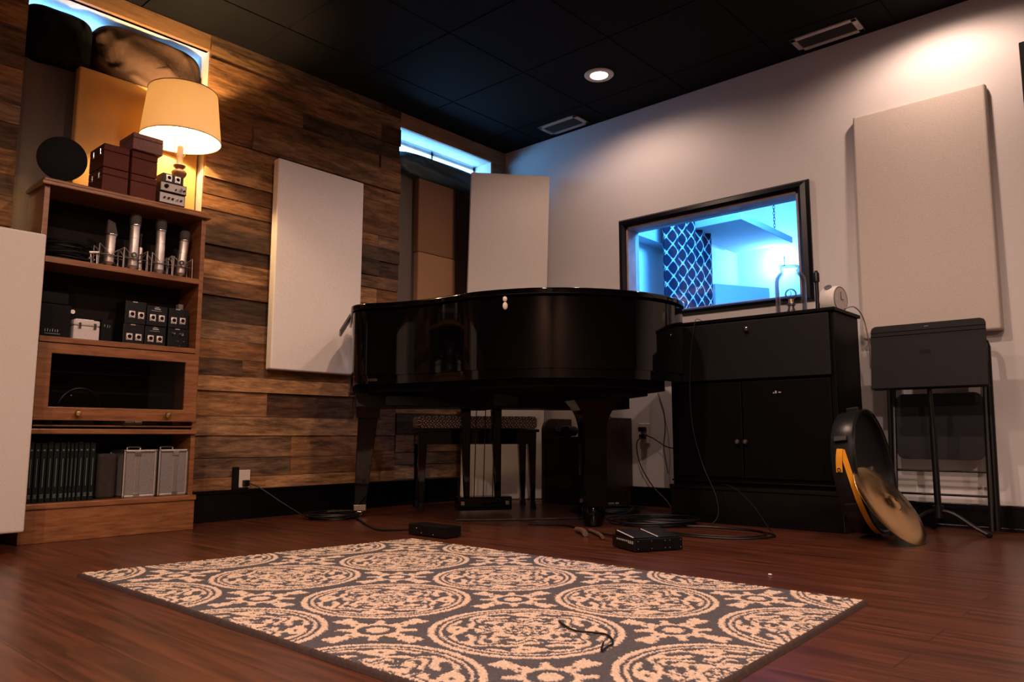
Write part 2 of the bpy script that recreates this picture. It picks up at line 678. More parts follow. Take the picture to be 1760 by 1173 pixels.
win = struct('window_3', MB().box(XW - .004, wt, WY0 - .0, WY0 + .012, WZ0, WZ1).box(XW - .004, wt, WY1 - .012, WY1, WZ0, WZ1)
             .box(XW - .004, wt, WY0, WY1, WZ1 - .012, WZ1).box(XW - .004, wt, WY0, WY1, WZ0, WZ0 + .012), CURTAIN_WOOD)
fb = MB()
fw = .052


def frame_side(a, b):
    """moulded black frame piece from point a to point b on the wall (y,z), mitred"""
    pass


oy0, oy1, oz0, oz1 = WY0 - .062, WY1 + .050, WZ0 - .030, WZ1 + .050
iy0, iy1, iz0, iz1 = WY0 - .004, WY1 + .002, WZ0 + .006, WZ1 + .002
prof = [(0.0, 0.0), (0.0, .012), (.25, .026), (.7, .030), (1.0, .016), (1.0, 0.0)]
ring = []
for t, d in prof:
    ya, yb = oy0 + (iy0 - oy0) * t, oy1 + (iy1 - oy1) * t
    za, zb = oz0 + (iz0 - oz0) * t, oz1 + (iz1 - oz1) * t
    ring.append([(XW - d, ya, za), (XW - d, yb, za), (XW - d, yb, zb), (XW - d, ya, zb)])
vv, ff = [], []
for q in ring:
    vv += q
n = len(ring)
for j in range(n):
    j2 = (j + 1) % n
    for k in range(4):
        k2 = (k + 1) % 4
        ff.append((j * 4 + k, j * 4 + k2, j2 * 4 + k2, j2 * 4 + k))
fb.add(vv, ff)
fb.build('window_frame', mat('black_gloss_window_frame', (.003, .003, .006), .3, spec=.3), win)
rbox(wt - .045, wt - .040, WY0 + .012, WY1 - .012, WZ0 + .012, WZ1 - .012).build('window_glass', glass_mat('control_room_glass', (.93, .96, 1), .7), win)

# baseboards: tall glossy black raceway with a lip and shoe
b1 = MB()
b1.box(X0, XW - .03, YW - .055, YW - .031, .012, .128)
b1.box(X0, XW - .03, YW - .060, YW - .031, .128, .146)
b1.box(X0, XW - .03, YW - .070, YW - .031, 0, .018)
struct('baseboard_left', b1, BASE_BLACK, bevel=.003)
b2 = MB()
b2.box(XW - .026, XW - .001, Y0, YW - .075, .012, .094)
b2.box(XW - .032, XW - .001, Y0, YW - .075, .094, .110)
b2.box(XW - .042, XW - .001, Y0, YW - .075, 0, .016)
struct('baseboard_right', b2, BASE_BLACK, bevel=.003)

# ------------------------------------------------------------------ control room beyond the glass
CW = mat('control_room_white_paint', (.70, .72, .74), .8, bump=.1, bscale=80)
struct('floor_control_room', rbox(wt, 6.6, .2, 3.1, .2, .25), mat('control_room_carpet', (.12, .12, .13), .95, noise=.3))
struct('ceiling_control_room', rbox(wt, 6.6, .2, 3.2, H, H + .05), CW)
struct('wall_control_room_far', rbox(wt, 6.45, 3.0, 3.08, .25, H), CW)
struct('wall_control_room_end', rbox(6.38, 6.45, .2, 3.0, .25, H), CW)
struct('wall_control_room_side', rbox(wt, 6.45, .12, .2, .25, H), CW)
struct('trim_4', rbox(wt + .001, 5.6, 2.88, 2.999, 1.83, H - .001), mat('bulkhead_paint', (.36, .38, .42), .85))

CLOUD = mat('white_cloud_fabric', (.50, .52, .54), .95, noise=.06, nscale=300)


def cloud(label, x0, x1, y0, y1, z, th, rot=0.0):
    t = thing('ceiling_cloud', label, 'acoustic panel', ((x0 + x1) / 2, (y0 + y1) / 2, z), rot, 'acoustic clouds hung in the control room')
    a, b = (x1 - x0) / 2, (y1 - y0) / 2
    rbox(-a, a, -b, b, 0, th).build('cloud_panel', CLOUD, t, bevel=.006)
    for sx in (-1, 1):
        for sy in (-1, 1):
            cx, cy = sx * (a - .12), sy * (b - .1)
            c = MB()
            zz = th
            k = 0
            while zz < H - z - .004:
                R = Matrix.Translation((cx, cy, zz + .014)) @ Matrix.Rotation(PI / 2 * (k % 2), 4, 'Z')
                pts = [R @ Vector((.008 * math.cos(q), 0, .017 * math.sin(q))) for q in [2 * PI * i / 10 for i in range(10)]]
                c.tube(pts, .0022, 5, closed=True)
                zz += .026
                k += 1
            c.build('chain', SATIN_BLACK, t)
    return t


cloud('white acoustic cloud hung on chains seen through the window, large one above the lamp', 5.22, 6.18, 2.41, 2.93, 2.0, .055)
cloud('white acoustic cloud cut off by the upper right corner of the window', 5.0, 5.9, 1.35, 1.97, 2.10, .055)

# lattice curtain
def curtain():
    X_0, X_1, yb = 4.80, 5.52, 2.80
    nx, nz = 300, 460
    z0, z1 = .55, 2.10
    us = np.linspace(0, 1, nx + 1)
    zs = np.linspace(z0, z1, nz + 1)
    U, Z = np.meshgrid(us, zs)
    X = X_0 + (X_1 - X_0) * U
    Yv = yb + .035 * np.sin(U * 2 * PI * 5.3 + .4) + .008 * np.sin(U * 31)
    V = np.stack([X, Yv, Z], -1).reshape(-1, 3)
    # ogee trellis: scaled by cloth length
    a = U * 1.25 / .080
    b = (Z - z0) / .120
    s = np.cos(2 * PI * a / 1.0 * .5) ** 2
    f1 = np.abs(np.cos(PI * a) - np.cos(PI * b) * 1.0 + .18 * np.cos(3 * PI * a) - .18 * np.cos(3 * PI * b))
    f2 = np.abs(np.cos(PI * a) + np.cos(PI * b) * 1.0 + .18 * np.cos(3 * PI * a) + .18 * np.cos(3 * PI * b))
    line = (np.minimum(f1, f2) < .105)
    col = np.zeros((nz + 1, nx + 1, 4), np.float32)
    col[...] = (.010, .014, .030, 1)
    col[line] = (.55, .58, .60, 1)
    idx = np.arange((nx + 1) * (nz + 1)).reshape(nz + 1, nx + 1)
    F = np.stack([idx[:-1, :-1], idx[:-1, 1:], idx[1:, 1:], idx[1:, :-1]], -1).reshape(-1, 4)
    me = bpy.data.meshes.new('trellis_curtain')
    me.from_pydata(V.tolist(), [], F.tolist())
    at = me.attributes.new('weave', 'FLOAT_COLOR', 'POINT')
    at.data.foreach_set('color', col.reshape(-1))
    me.materials.append(attr_mat('navy_trellis_cloth', 'weave', .85))
    me.shade_smooth()
    o = bpy.data.objects.new('trellis_curtain', me)
    COL.objects.link(o)
    so = o.modifiers.new('thickness', 'SOLIDIFY')
    so.thickness = .002
    tag(o, 'navy curtain with white trellis pattern hanging beyond the control room window', 'curtain')
    rod = thing('curtain_rod', 'thin black rod carrying the trellis curtain in the control room', 'curtain rod', (5.16, 2.83, 2.115))
    MB().cyl((-.45, 0, 0), (.45, 0, 0), .009).build('rod', SATIN_BLACK, rod, smooth=True)
    for bx_ in (-.40, .38):
        MB().box(bx_, bx_ + .02, 0, .048, -.01, .01).build('bracket', SATIN_BLACK, rod)


curtain()


def upright_panel(name, label, a, b, z0, z1, th, m, cat='acoustic panel', lean=(0, 0), group=None, bevel=.008, trim=None):
    """panel whose front face runs from a=(x,y) to b=(x,y); lean shifts the top; thickness goes away from the camera"""
    ax, ay = a
    bx, by = b
    d = Vector((bx - ax, by - ay, 0))
    nrm = Vector((-d.y, d.x, 0)).normalized()
    mid = Vector(((ax + bx) / 2, (ay + by) / 2, 0))
    if nrm.dot(mid) < 0:
        nrm = -nrm
    L_ = Vector((lean[0], lean[1], 0))
    v = []
    for z, s in ((z0, 0), (z1, 1)):
        for p in (Vector((ax, ay, z)), Vector((bx, by, z))):
            v.append(p + L_ * s)
        for p in (Vector((bx, by, z)), Vector((ax, ay, z))):
            v.append(p + L_ * s + nrm * th)
    o = MB().add(v, [(0, 3, 2, 1), (4, 5, 6, 7), (0, 1, 5, 4), (1, 2, 6, 5), (2, 3, 7, 6), (3, 0, 4, 7)])
    o = o.build(name, m, bevel=bevel, seg=3, loc=(mid.x, mid.y, z0))
    return tag(o, label, cat, group)


upright_panel('acoustic_panel', 'white panel standing across the far corner of the control room', (5.70, 2.88), (6.17, 2.62), 1.10, 1.652, .05, CLOUD)
tcl = thing('wall_sconce', 'small bright wall lamp glowing beyond the glass jar in the control room', 'lamp', (6.379, 2.597, 1.93))
MB().box(-.02, -.001, -.03, .03, -.06, .02).box(-.05, -.02, -.008, .008, -.05, -.035).build('sconce_body', WHITE_PLASTIC, tcl, bevel=.003)
MB().sphere((-.055, 0, 0), .034).build('bulb', emis('lit_blue_bulb', (.5, .8, 1), 20), tcl, smooth=True)

# ------------------------------------------------------------------ ceiling fittings
def downlight(x, y, label):
    t = thing('ceiling_downlight', label, 'ceiling light', (x, y, H - .0005), 0, 'recessed ceiling downlights')
    MB().lathe([(.048, -.001), (.052, -.006), (.078, -.007), (.084, -.001), (.084, 0)], cap=False).build('trim_ring', WHITE_PLASTIC, t, smooth=True)
    MB().lathe([(.0001, -.003), (.048, -.003), (.05, 0)], cap=False).build('lens', emis('lit_lens', (1, .86, .72), 7), t)
    return t


LBL = ['round recessed downlight glowing in the black ceiling near the corner',
       'recessed downlight in the ceiling above the tall white wall panel',
       'recessed downlight in the ceiling above the patterned rug',
       'recessed downlight in the ceiling nearest the viewpoint on the window side',
       'recessed downlight in the ceiling before the bookcase',
       'recessed downlight in the ceiling straight above the viewpoint',
       'recessed downlight in the ceiling far behind the viewpoint']
for (x, y, e, a), lb in zip(DOWNLIGHTS, LBL):
    downlight(x, y, lb)


def vent(x0, x1, y0, y1, label):
    t = thing('ceiling_vent', label, 'air vent', ((x0 + x1) / 2, (y0 + y1) / 2, H - .001), 0, 'white ceiling air vents')
    a, b = (x1 - x0) / 2, (y1 - y0) / 2
    f = MB()
    for (p, q, r, s) in ((-a, a, -b, -b + .028), (-a, a, b - .028, b), (-a, -a + .028, -b, b), (a - .028, a, -b, b)):
        f.box(p, q, r, s, -.008, 0)
    f.build('frame', mat('vent_enamel', (.42, .38, .36), .5, noise=.1), t, bevel=.002)
    s = MB()
    k = -a + .034
    while k < a - .03:
        s.box(-.001, .001, -b + .026, b - .026, -.008, .008, Matrix.Translation((k, 0, -.002)) @ Matrix.Rotation(.7, 4, 'Y'))
        k += .011
    s.build('louvre', mat('vent_louvre_metal', (.09, .085, .085), .5), t)
    rbox(-a + .02, a - .02, -b + .02, b - .02, -.0005, 0.0).build('duct', GRID_BLACK, t)
    return t


vent(3.735, 3.900, 2.82, 3.13, 'pale ceiling vent near the corner beyond the downlight')
vent(3.740, 3.895, 1.10, 1.43, 'pale ceiling vent above the white wall, to the right of the downlight')

# ------------------------------------------------------------------ wall panels
upright_panel('acoustic_panel', 'white fabric panel standing in the left foreground before the bookcase', (.30, 3.10), (.893, 3.10), .073, 1.145, .06, FABRIC_WARM)
gob = bpy.data.objects['acoustic_panel.001']
tag(MB().box(.36, .42, 3.0, 3.28, 0, .055).box(.39, .41, 3.16, 3.18, .055, .60).box(.70, .76, 3.0, 3.28, 0, .055).box(.72, .74, 3.16, 3.18, .055, .60).box(.41, .72, 3.162, 3.178, .30, .34).box(.40, .73, 3.20, 3.24, .010, .045)
    .build('panel_stand', SATIN_BLACK), 'low black stand carrying the white panel at the left edge', 'stand')
upright_panel('acoustic_panel', 'cream fabric panel hanging on the timber wall', (2.078, 3.535), (2.638, 3.540), .750, 1.878, .052, FABRIC, lean=(.0, -.004))
upright_panel('acoustic_panel', 'beige fabric panel standing across the room corner behind the piano', (3.470, 3.565), (3.880, 3.225), .002, 2.15, .045, FABRIC_MID, lean=(-.01, -.09))
rp = MB()
rp.add([(3.875, 1.192, .872), (3.875, .617, .872), (3.905, .612, 2.012), (3.905, 1.19, 2.012),
        (3.935, 1.197, .872), (3.935, .612, .872), (3.945, .607, 2.012), (3.945, 1.195, 2.012)],
       [(0, 1, 2, 3), (4, 7, 6, 5), (0, 4, 5, 1), (3, 2, 6, 7), (0, 3, 7, 4), (1, 5, 6, 2)])
tag(rp.build('acoustic_panel', FABRIC_WARM, bevel=.01, seg=3, loc=(3.91, .9, .872)), 'tall cream fabric panel hung on the white wall at the right', 'acoustic panel')
t = thing('wall_screen', 'dark flat screen on the white wall at the right edge of the frame', 'screen', (XW, .15, 1.85))
MB().box(-.03, -.001, -.33, .322, -.30, .31).build('screen_body', MATTE_BLACK, t, bevel=.004)
MB().box(-.032, -.030, -.31, .302, -.28, .29).build('screen_glass', mat('dark_screen_glass', (.008, .010, .014), .2), t)

# recess 1: panels and stuffed bags (behind the bookcase)
upright_panel('burlap_panel', 'grey burlap panel at the left inside the recess above the bookcase', (.915, 3.75), (1.20, 3.75), 1.254, 2.14, .03, FABRIC_GREY)
upright_panel('burlap_panel', 'golden tan burlap panel behind the table lamp', (1.135, 3.665), (1.700, 3.665), 1.254, 2.085, .05,
              mat('golden_burlap_fabric', (.68, .40, .15), .95, noise=.22, nscale=380, bump=.5, bscale=420, spec=.1))


def pillow(name, label, c, s, seed, m, amp=.016, power=.62, cat='bag'):
    bm = bmesh.new()
    bmesh.ops.create_uvsphere(bm, u_segments=72, v_segments=44, radius=1)
    r = random.Random(seed)
    ph = [r.uniform(0, 6) for _ in range(8)]
    for v in bm.verts:
        x, y, z = v.co
        e = lambda q: math.copysign(abs(q) ** power, q)
        X, Y, Z = e(x), e(y), e(z)
        wr = math.sin(9 * X + 4 * Z + ph[0]) * .5 + math.sin(17 * X - 7 * Z + ph[1]) * .35 + math.sin(5 * Z + 3 * X + ph[2]) + math.sin(31 * X + 9 * Z + ph[3]) * .22
        k = amp * wr
        v.co = Vector((X * s[0] + k * .4, Y * s[1] + k * (1 if Y < 0 else .2), Z * s[2] + k * .6 * math.copysign(1, Z)))
    me = bpy.data.meshes.new(name)
    bm.to_mesh(me)
    bm.free()
    me.materials.append(m)
    me.shade_smooth()
    o = bpy.data.objects.new(name, me)
    o.location = c
    COL.objects.link(o)
    return tag(o, label, cat)


BAG_DARK = mat('charcoal_bag_cloth', (.004, .004, .006), .95, spec=.1, bump=.5, bscale=40)
BAG_BROWN = mat('brown_bag_cloth', (.048, .028, .021), .95, spec=.1, bump=.8, bscale=34)
pillow('stuffed_bag', 'black stuffed cloth bag wedged in the upper left window recess', (1.045, 3.740, 2.195), (.142, .10, .120), 3, BAG_DARK, .008, .45)
pillow('stuffed_bag', 'brown crumpled cloth bag wedged above the table lamp', (1.446, 3.735, 2.210), (.258, .10, .138), 5, BAG_BROWN, .014, .5)

# recess 2
upright_panel('burlap_panel', 'narrow grey burlap panel in the recess beside the timber wall', (2.975, 3.72), (3.19, 3.72), .953, 2.10, .03, FABRIC_GREY)
upright_panel('burlap_panel', 'orange tan burlap panel in the recess behind the piano, lower of two', (3.170, 3.660), (3.500, 3.660), .953, 1.588, .05, FABRIC_TAN)
upright_panel('burlap_panel', 'brown burlap panel in the recess behind the piano, upper of two', (3.170, 3.664), (3.500, 3.664), 1.590, 2.080, .05,
              mat('brown_burlap_fabric', (.24, .125, .07), .95, noise=.25, nscale=380, bump=.5, bscale=420, spec=.1))
upright_panel('burlap_panel', 'dark brown burlap panel hidden beside the corner panel', (3.505, 3.70), (3.79, 3.70), .953, 2.10, .04,
              mat('dark_brown_burlap', (.06, .034, .024), .95, noise=.25, nscale=380, bump=.5, bscale=420, spec=.1))
pillow('insulation_roll', 'dark plastic-wrapped insulation roll under the narrow blue window', (3.385, 3.712, 2.163), (.405, .072, .078), 9,
       mat('teal_lit_plastic_wrap', (.05, .085, .09), .4, bump=.6, bscale=30), .008, .5, 'insulation')  # teal light from the window is put into the wrap colour

# ------------------------------------------------------------------ bookcase
BX0, BX1, BY0, BY1 = .946, 1.614, 3.345, 3.555
bc = thing('bookcase', 'oak bookcase with four open shelves, glass door and table lamp on top', 'bookcase', (1.28, 3.45, 0))


def bcp(name, m, *boxes, bevel=.0015, parent=None, **kw):
    b = MB(Matrix.Translation((-1.28, -3.45, 0)))
    for q in boxes:
        b.box(*q)
    return b.build(name, m, parent or bc, bevel=bevel, **kw)


bcp('side_panel', OAK, (BX0, BX0 + .02, BY0 + .012, BY1, .13, 1.405))
bcp('side_panel', OAK, (BX1 - .02, BX1, BY0 + .012, BY1, .13, 1.405))
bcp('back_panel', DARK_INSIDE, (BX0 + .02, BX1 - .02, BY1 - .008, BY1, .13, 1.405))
bcp('top', OAK_X, (BX0 - .014, BX1 + .016, BY0 - .008, BY1, 1.405, 1.422), (BX0 - .006, BX1 + .006, BY0 + .002, BY1, 1.422, 1.436), bevel=.004)
bcp('shelf', OAK_X, (BX0 + .02, BX1 - .02, BY0 + .006, BY1 - .01, 1.095, 1.119))
bcp('shelf', OAK_X, (BX0 + .02, BX1 - .02, BY0 + .006, BY1 - .01, .778, .800))
bcp('shelf', OAK_X, (BX0 + .004, BX1 - .0, BY0 - .004, BY1 - .01, .416, .437), bevel=.003)
bcp('shelf', OAK_X, (BX0 + .02, BX1 - .02, BY0 + .006, BY1 - .01, .446, .452))
bcp('plinth', OAK_X, (BX0 - .006, BX1 + .004, BY0 - .004, BY1, 0, .128), (BX0 - .010, BX1 + .008, BY0 - .010, BY1, .128, .150), bevel=.003)
dv, dff = [], []
for yy in (BY0 - .014, BY0 + .006):
    for (xa, xb, za, zb) in ((BX0 + .012, BX1 - .014, .470, .772), (BX0 + .062, BX1 - .072, .522, .732)):
        dv += [(xa, yy, za), (xb, yy, za), (xb, yy, zb), (xa, yy, zb)]
for k in range(4):
    k2 = (k + 1) % 4
    dff += [(k, k2, 4 + k2, 4 + k), (8 + k, 12 + k, 12 + k2, 8 + k2), (k, 8 + k, 8 + k2, k2), (4 + k, 4 + k2, 12 + k2, 12 + k)]
dr = MB(Matrix.Translation((-1.28, -3.45, 0))).add(dv, dff).build('door', OAK, bc, bevel=.002)
bcp('door_glass', GLASS_DOOR, (BX0 + .060, BX1 - .070, BY0 - .006, BY0 - .003, .520, .734), parent=dr, bevel=0)
for kx in (1.111, 1.467):
    MB(Matrix.Translation((kx - 1.28, BY0 - .014 - 3.45, .498)) @ Matrix.Rotation(PI / 2, 4, 'X')).lathe(
        [(.006, 0), (.006, .008), (.012, .013), (.013, .019), (.009, .025), (.0001, .027)]).build('knob', BRASS, dr, smooth=True)

# on top of the bookcase ---------------------------------------------------
TZ = 1.436
lamp = thing('table_lamp', 'lit table lamp with cream drum shade and turned wooden base', 'lamp', (1.522, 3.462, TZ))
LAMPWOOD = wood('turned_lamp_wood', (.16, .07, .03), (.30, .15, .07), (1, 1, .4), .35, grain=20)
MB().lathe([(.062, 0), (.062, .008), (.052, .018), (.030, .028), (.021, .06), (.021, .17), (.026, .175), (.032, .185), (.034, .195), (.026, .205), (.016, .213),
            (.026, .222), (.028, .228), (.015, .238), (.013, .27)]).build('lamp_base', LAMPWOOD, lamp, smooth=True, angle=50)
MB().lathe([(.012, .27), (.014, .275), (.014, .32), (.010, .325)]).build('socket', CREAM_PLASTIC, lamp, smooth=True)
hp = MB()
hp.tube([(-.017, 0, .275), (-.026, 0, .30), (-.024, 0, .40), (-.03, 0, .48), (0, 0, .556), (.03, 0, .48), (.024, 0, .40), (.026, 0, .30), (.017, 0, .275)], .0018, 6, smooth=5)
hp.build('harp', BRASS, lamp, smooth=True)
MB().sphere((0, 0, .40), .030, (1, 1, 1.15)).build('bulb', emis('lit_warm_bulb', (1, .62, .26), 9), lamp, smooth=True)
sm = bpy.data.materials.new('lamp_shade_cloth')
sm.use_nodes = True
nt, N, L, P = nodes_of(sm)
tl = N.new('ShaderNodeBsdfTranslucent')
tl.inputs[0].default_value = (.46, .38, .27, 1)
df = N.new('ShaderNodeBsdfDiffuse')
df.inputs[0].default_value = (.70, .66, .58, 1)
mx = N.new('ShaderNodeMixShader')
mx.inputs[0].default_value = .58
L.new(tl.outputs[0], mx.inputs[1])
L.new(df.outputs[0], mx.inputs[2])
L.new(mx.outputs[0], N['Material Output'].inputs[0])
SH0, SH1 = .351, .586
sh = MB()
sh.lathe([(.178, SH0), (.153, SH1), (.1515, SH1), (.1765, SH0), (.178, SH0)], n=64, cap=False)
so = sh.build('lamp_shade', sm, lamp, smooth=True)
rg = MB()
rg2 = MB()
rg2.tube([(.1785 * math.cos(a), .1785 * math.sin(a), SH0) for a in [2 * PI * k / 48 for k in range(48)]], .0022, 6, closed=True)
rg.tube([(.1535 * math.cos(a), .1535 * math.sin(a), SH1) for a in [2 * PI * k / 48 for k in range(48)]], .0022, 6, closed=True)
rg.tube([(-.153, 0, SH1 - .012), (0, 0, SH1 - .03), (.153, 0, SH1 - .012)], .0015, 5)
rg2.build('shade_wire', mat('dark_brass_wire', (.20, .12, .06), .4, .8), lamp, smooth=True)
rg.build('shade_wire', mat('dark_brass_wire', (.20, .12, .06), .4, .8), lamp, smooth=True)

t = thing('round_disc', 'black round disc standing on edge at the left end of the bookcase top', 'disc', (1.025, 3.44, TZ))
Rd = Matrix.Translation((0, 0, .118)) @ Matrix.Rotation(math.radians(-16), 4, 'Z') @ Matrix.Rotation(math.radians(92), 4, 'X')
MB(Rd).lathe([(.0001, -.014), (.06, -.013), (.088, -.008), (.0925, 0), (.092, .008), (.07, .015), (.03, .020), (.0001, .021)], n=48).build('disc', MATTE_BLACK, t, smooth=True)
MB().lathe([(.055, 0), (.055, .006), (.02, .012), (.014, .03)]).build('foot', MATTE_BLACK, t, smooth=True)


def mic_box(x0, x1, z0, z1, y0, y1, m, label, clasps=True):
    t = thing('clasp_box', label, 'box', ((x0 + x1) / 2, (y0 + y1) / 2, z0), 0, 'stacked leatherette boxes on the bookcase')
    a, b, h = (x1 - x0) / 2 - .001, (y1 - y0) / 2, z1 - z0 - .0015
    rbox(-a, a, -b, b, 0, h * .70).build('box_body', m, t, bevel=.003)
    rbox(-a, a, -b, b, h * .70 + .001, h).build('lid', m, t, bevel=.003)
    if clasps:
        for yy in (-.045, .03):
            MB().box(-a - .004, -a, yy - .006, yy + .006, h * .56, h * .82).build('clasp', CHROME, t, bevel=.001)
    return t


mic_box(1.155, 1.262, TZ, 1.540, 3.36, 3.52, LEATHER_RED, 'oxblood box at the bottom left of the stack on the bookcase')
mic_box(1.155, 1.262, 1.541, 1.645, 3.36, 3.52, LEATHER_RED, 'oxblood box on top of the left pair on the bookcase')
mic_box(1.270, 1.382, TZ, 1.540, 3.36, 3.52, LEATHER_RED, 'oxblood box at the bottom right, beside the small audio units', False)
mic_box(1.270, 1.382, 1.541, 1.645, 3.36, 3.52, LEATHER_RED, 'oxblood box in the middle of the right column of boxes', False)
mic_box(1.264, 1.396, 1.646, 1.722, 3.345, 3.50, LEATHER_TAUPE, 'taupe box, topmost of the stack on the bookcase', False)


def xlr(b1, b2, x, y, z, r=.0125):
    """round socket facing -y: b1 silver plate, b2 black hole"""
    M_ = Matrix.Translation((x, y, z)) @ Matrix.Rotation(PI / 2, 4, 'X')
    b1.add([(-r, 0, -r * 1.15), (r, 0, -r * 1.15), (r, 0, r * 1.15), (-r, 0, r * 1.15), (-r, -.002, -r * 1.15), (r, -.002, -r * 1.15), (r, -.002, r * 1.15), (-r, -.002, r * 1.15)],
           [(0, 1, 2, 3), (4, 7, 6, 5), (0, 4, 5, 1), (1, 5, 6, 2), (2, 6, 7, 3), (3, 7, 4, 0)], Matrix.Translation((x, y, z)))
    b1.lathe([(r * .68, .002), (r * .68, .006), (r * .95, .006), (r * .95, .002)], M_, 20, cap=False)
    b2.lathe([(r * .68, .003), (.0001, .0032)], M_, 20, cap=False)


def unit(name, label, x0, x1, y0, y1, z0, z1, body, face=None, sockets=(), knobs=(), marks=(), group=None, cat='audio unit', sock_r=.0125):
    t = thing(name, label, cat, ((x0 + x1) / 2, (y0 + y1) / 2, z0), 0, group)
    a, b, h = (x1 - x0) / 2, (y1 - y0) / 2, z1 - z0 - .001
    rbox(-a, a, -b, b, 0, h).build('casing', body, t, bevel=.0015)
    if face:
        rbox(-a + .004, a - .004, -b - .002, -b, .004, h - .004).build('face_plate', face, t, bevel=.0005)
    fy = -b - (.002 if face else 0)
    for (sx, sz) in sockets:
        p1, p2 = MB(), MB()
        xlr(p1, p2, sx * a, fy, sz * h, sock_r)
        s_ = p1.build('socket', NICKEL, t)
        p2.build('socket_hole', MATTE_BLACK, s_)
    for (kx, kz, kr, km) in knobs:
        MB(Matrix.Translation((kx * a, fy, kz * h)) @ Matrix.Rotation(PI / 2, 4, 'X')).lathe([(kr, 0), (kr * .85, .010), (.0001, .0105)], n=16).build('knob', km, t, smooth=True)
    if marks:
        mk = MB()
        for (mx_, mz, mw, mh) in marks:
            mk.box(mx_ * a - mw / 2, mx_ * a + mw / 2, fy - .0006, fy, mz * h - mh / 2, mz * h + mh / 2)
        mk.build('print_mark', GREY_TEXT, t)
    return t


unit('preamp', 'silver-faced unit with five small knobs, bottom of the three beside the lamp', 1.394, 1.512, 3.36, 3.43, TZ + .004, 1.492, SATIN_BLACK, ALU_PAINT,
     knobs=[(-.62, .5, .0045, SATIN_BLACK), (-.3, .5, .005, SATIN_BLACK), (0, .48, .0045, MATTE_BLACK), (.33, .5, .006, CHROME), (.65, .48, .0045, SATIN_BLACK)],
     group='small audio units stacked beside the lamp')
unit('preamp', 'silver-faced unit with one black and one chrome knob, middle of the three beside the lamp', 1.394, 1.514, 3.355, 3.43, 1.493, 1.538, SATIN_BLACK, ALU_PAINT,
     knobs=[(-.55, .55, .0095, MATTE_BLACK), (.15, .35, .0035, SATIN_BLACK), (.5, .45, .0085, CHROME), (.78, .4, .004, MATTE_BLACK)],
     group='small audio units stacked beside the lamp')
unit('direct_box', 'small black box with two square sockets, topmost of the three beside the lamp', 1.406, 1.500, 3.36, 3.43, 1.539, 1.580, SATIN_BLACK,
     sockets=[(-.42, .5), (.42, .5)], group='small audio units stacked beside the lamp')

# upper shelf: cables and microphones --------------------------------------
SZ = 1.119
cb_ = MB()
rc = random.Random(4)
for k in range(16):
    cx, cy = 1.065 + rc.uniform(-.01, .01), 3.455 + rc.uniform(-.008, .008)
    rx, ry = rc.uniform(.07, .098), rc.uniform(.05, .08)
    z = SZ + .006 + k * .0052
    ph = rc.uniform(0, 6)
    cb_.tube([(cx + rx * math.cos(a), cy + ry * math.sin(a), z + .004 * math.sin(2 * a + ph)) for a in [2 * PI * i / 28 for i in range(28)]], .0036, 6, closed=True)
tag(cb_.build('coiled_cable', CABLE, smooth=True), 'coil of thin black cable at the left end of the upper shelf', 'cable')


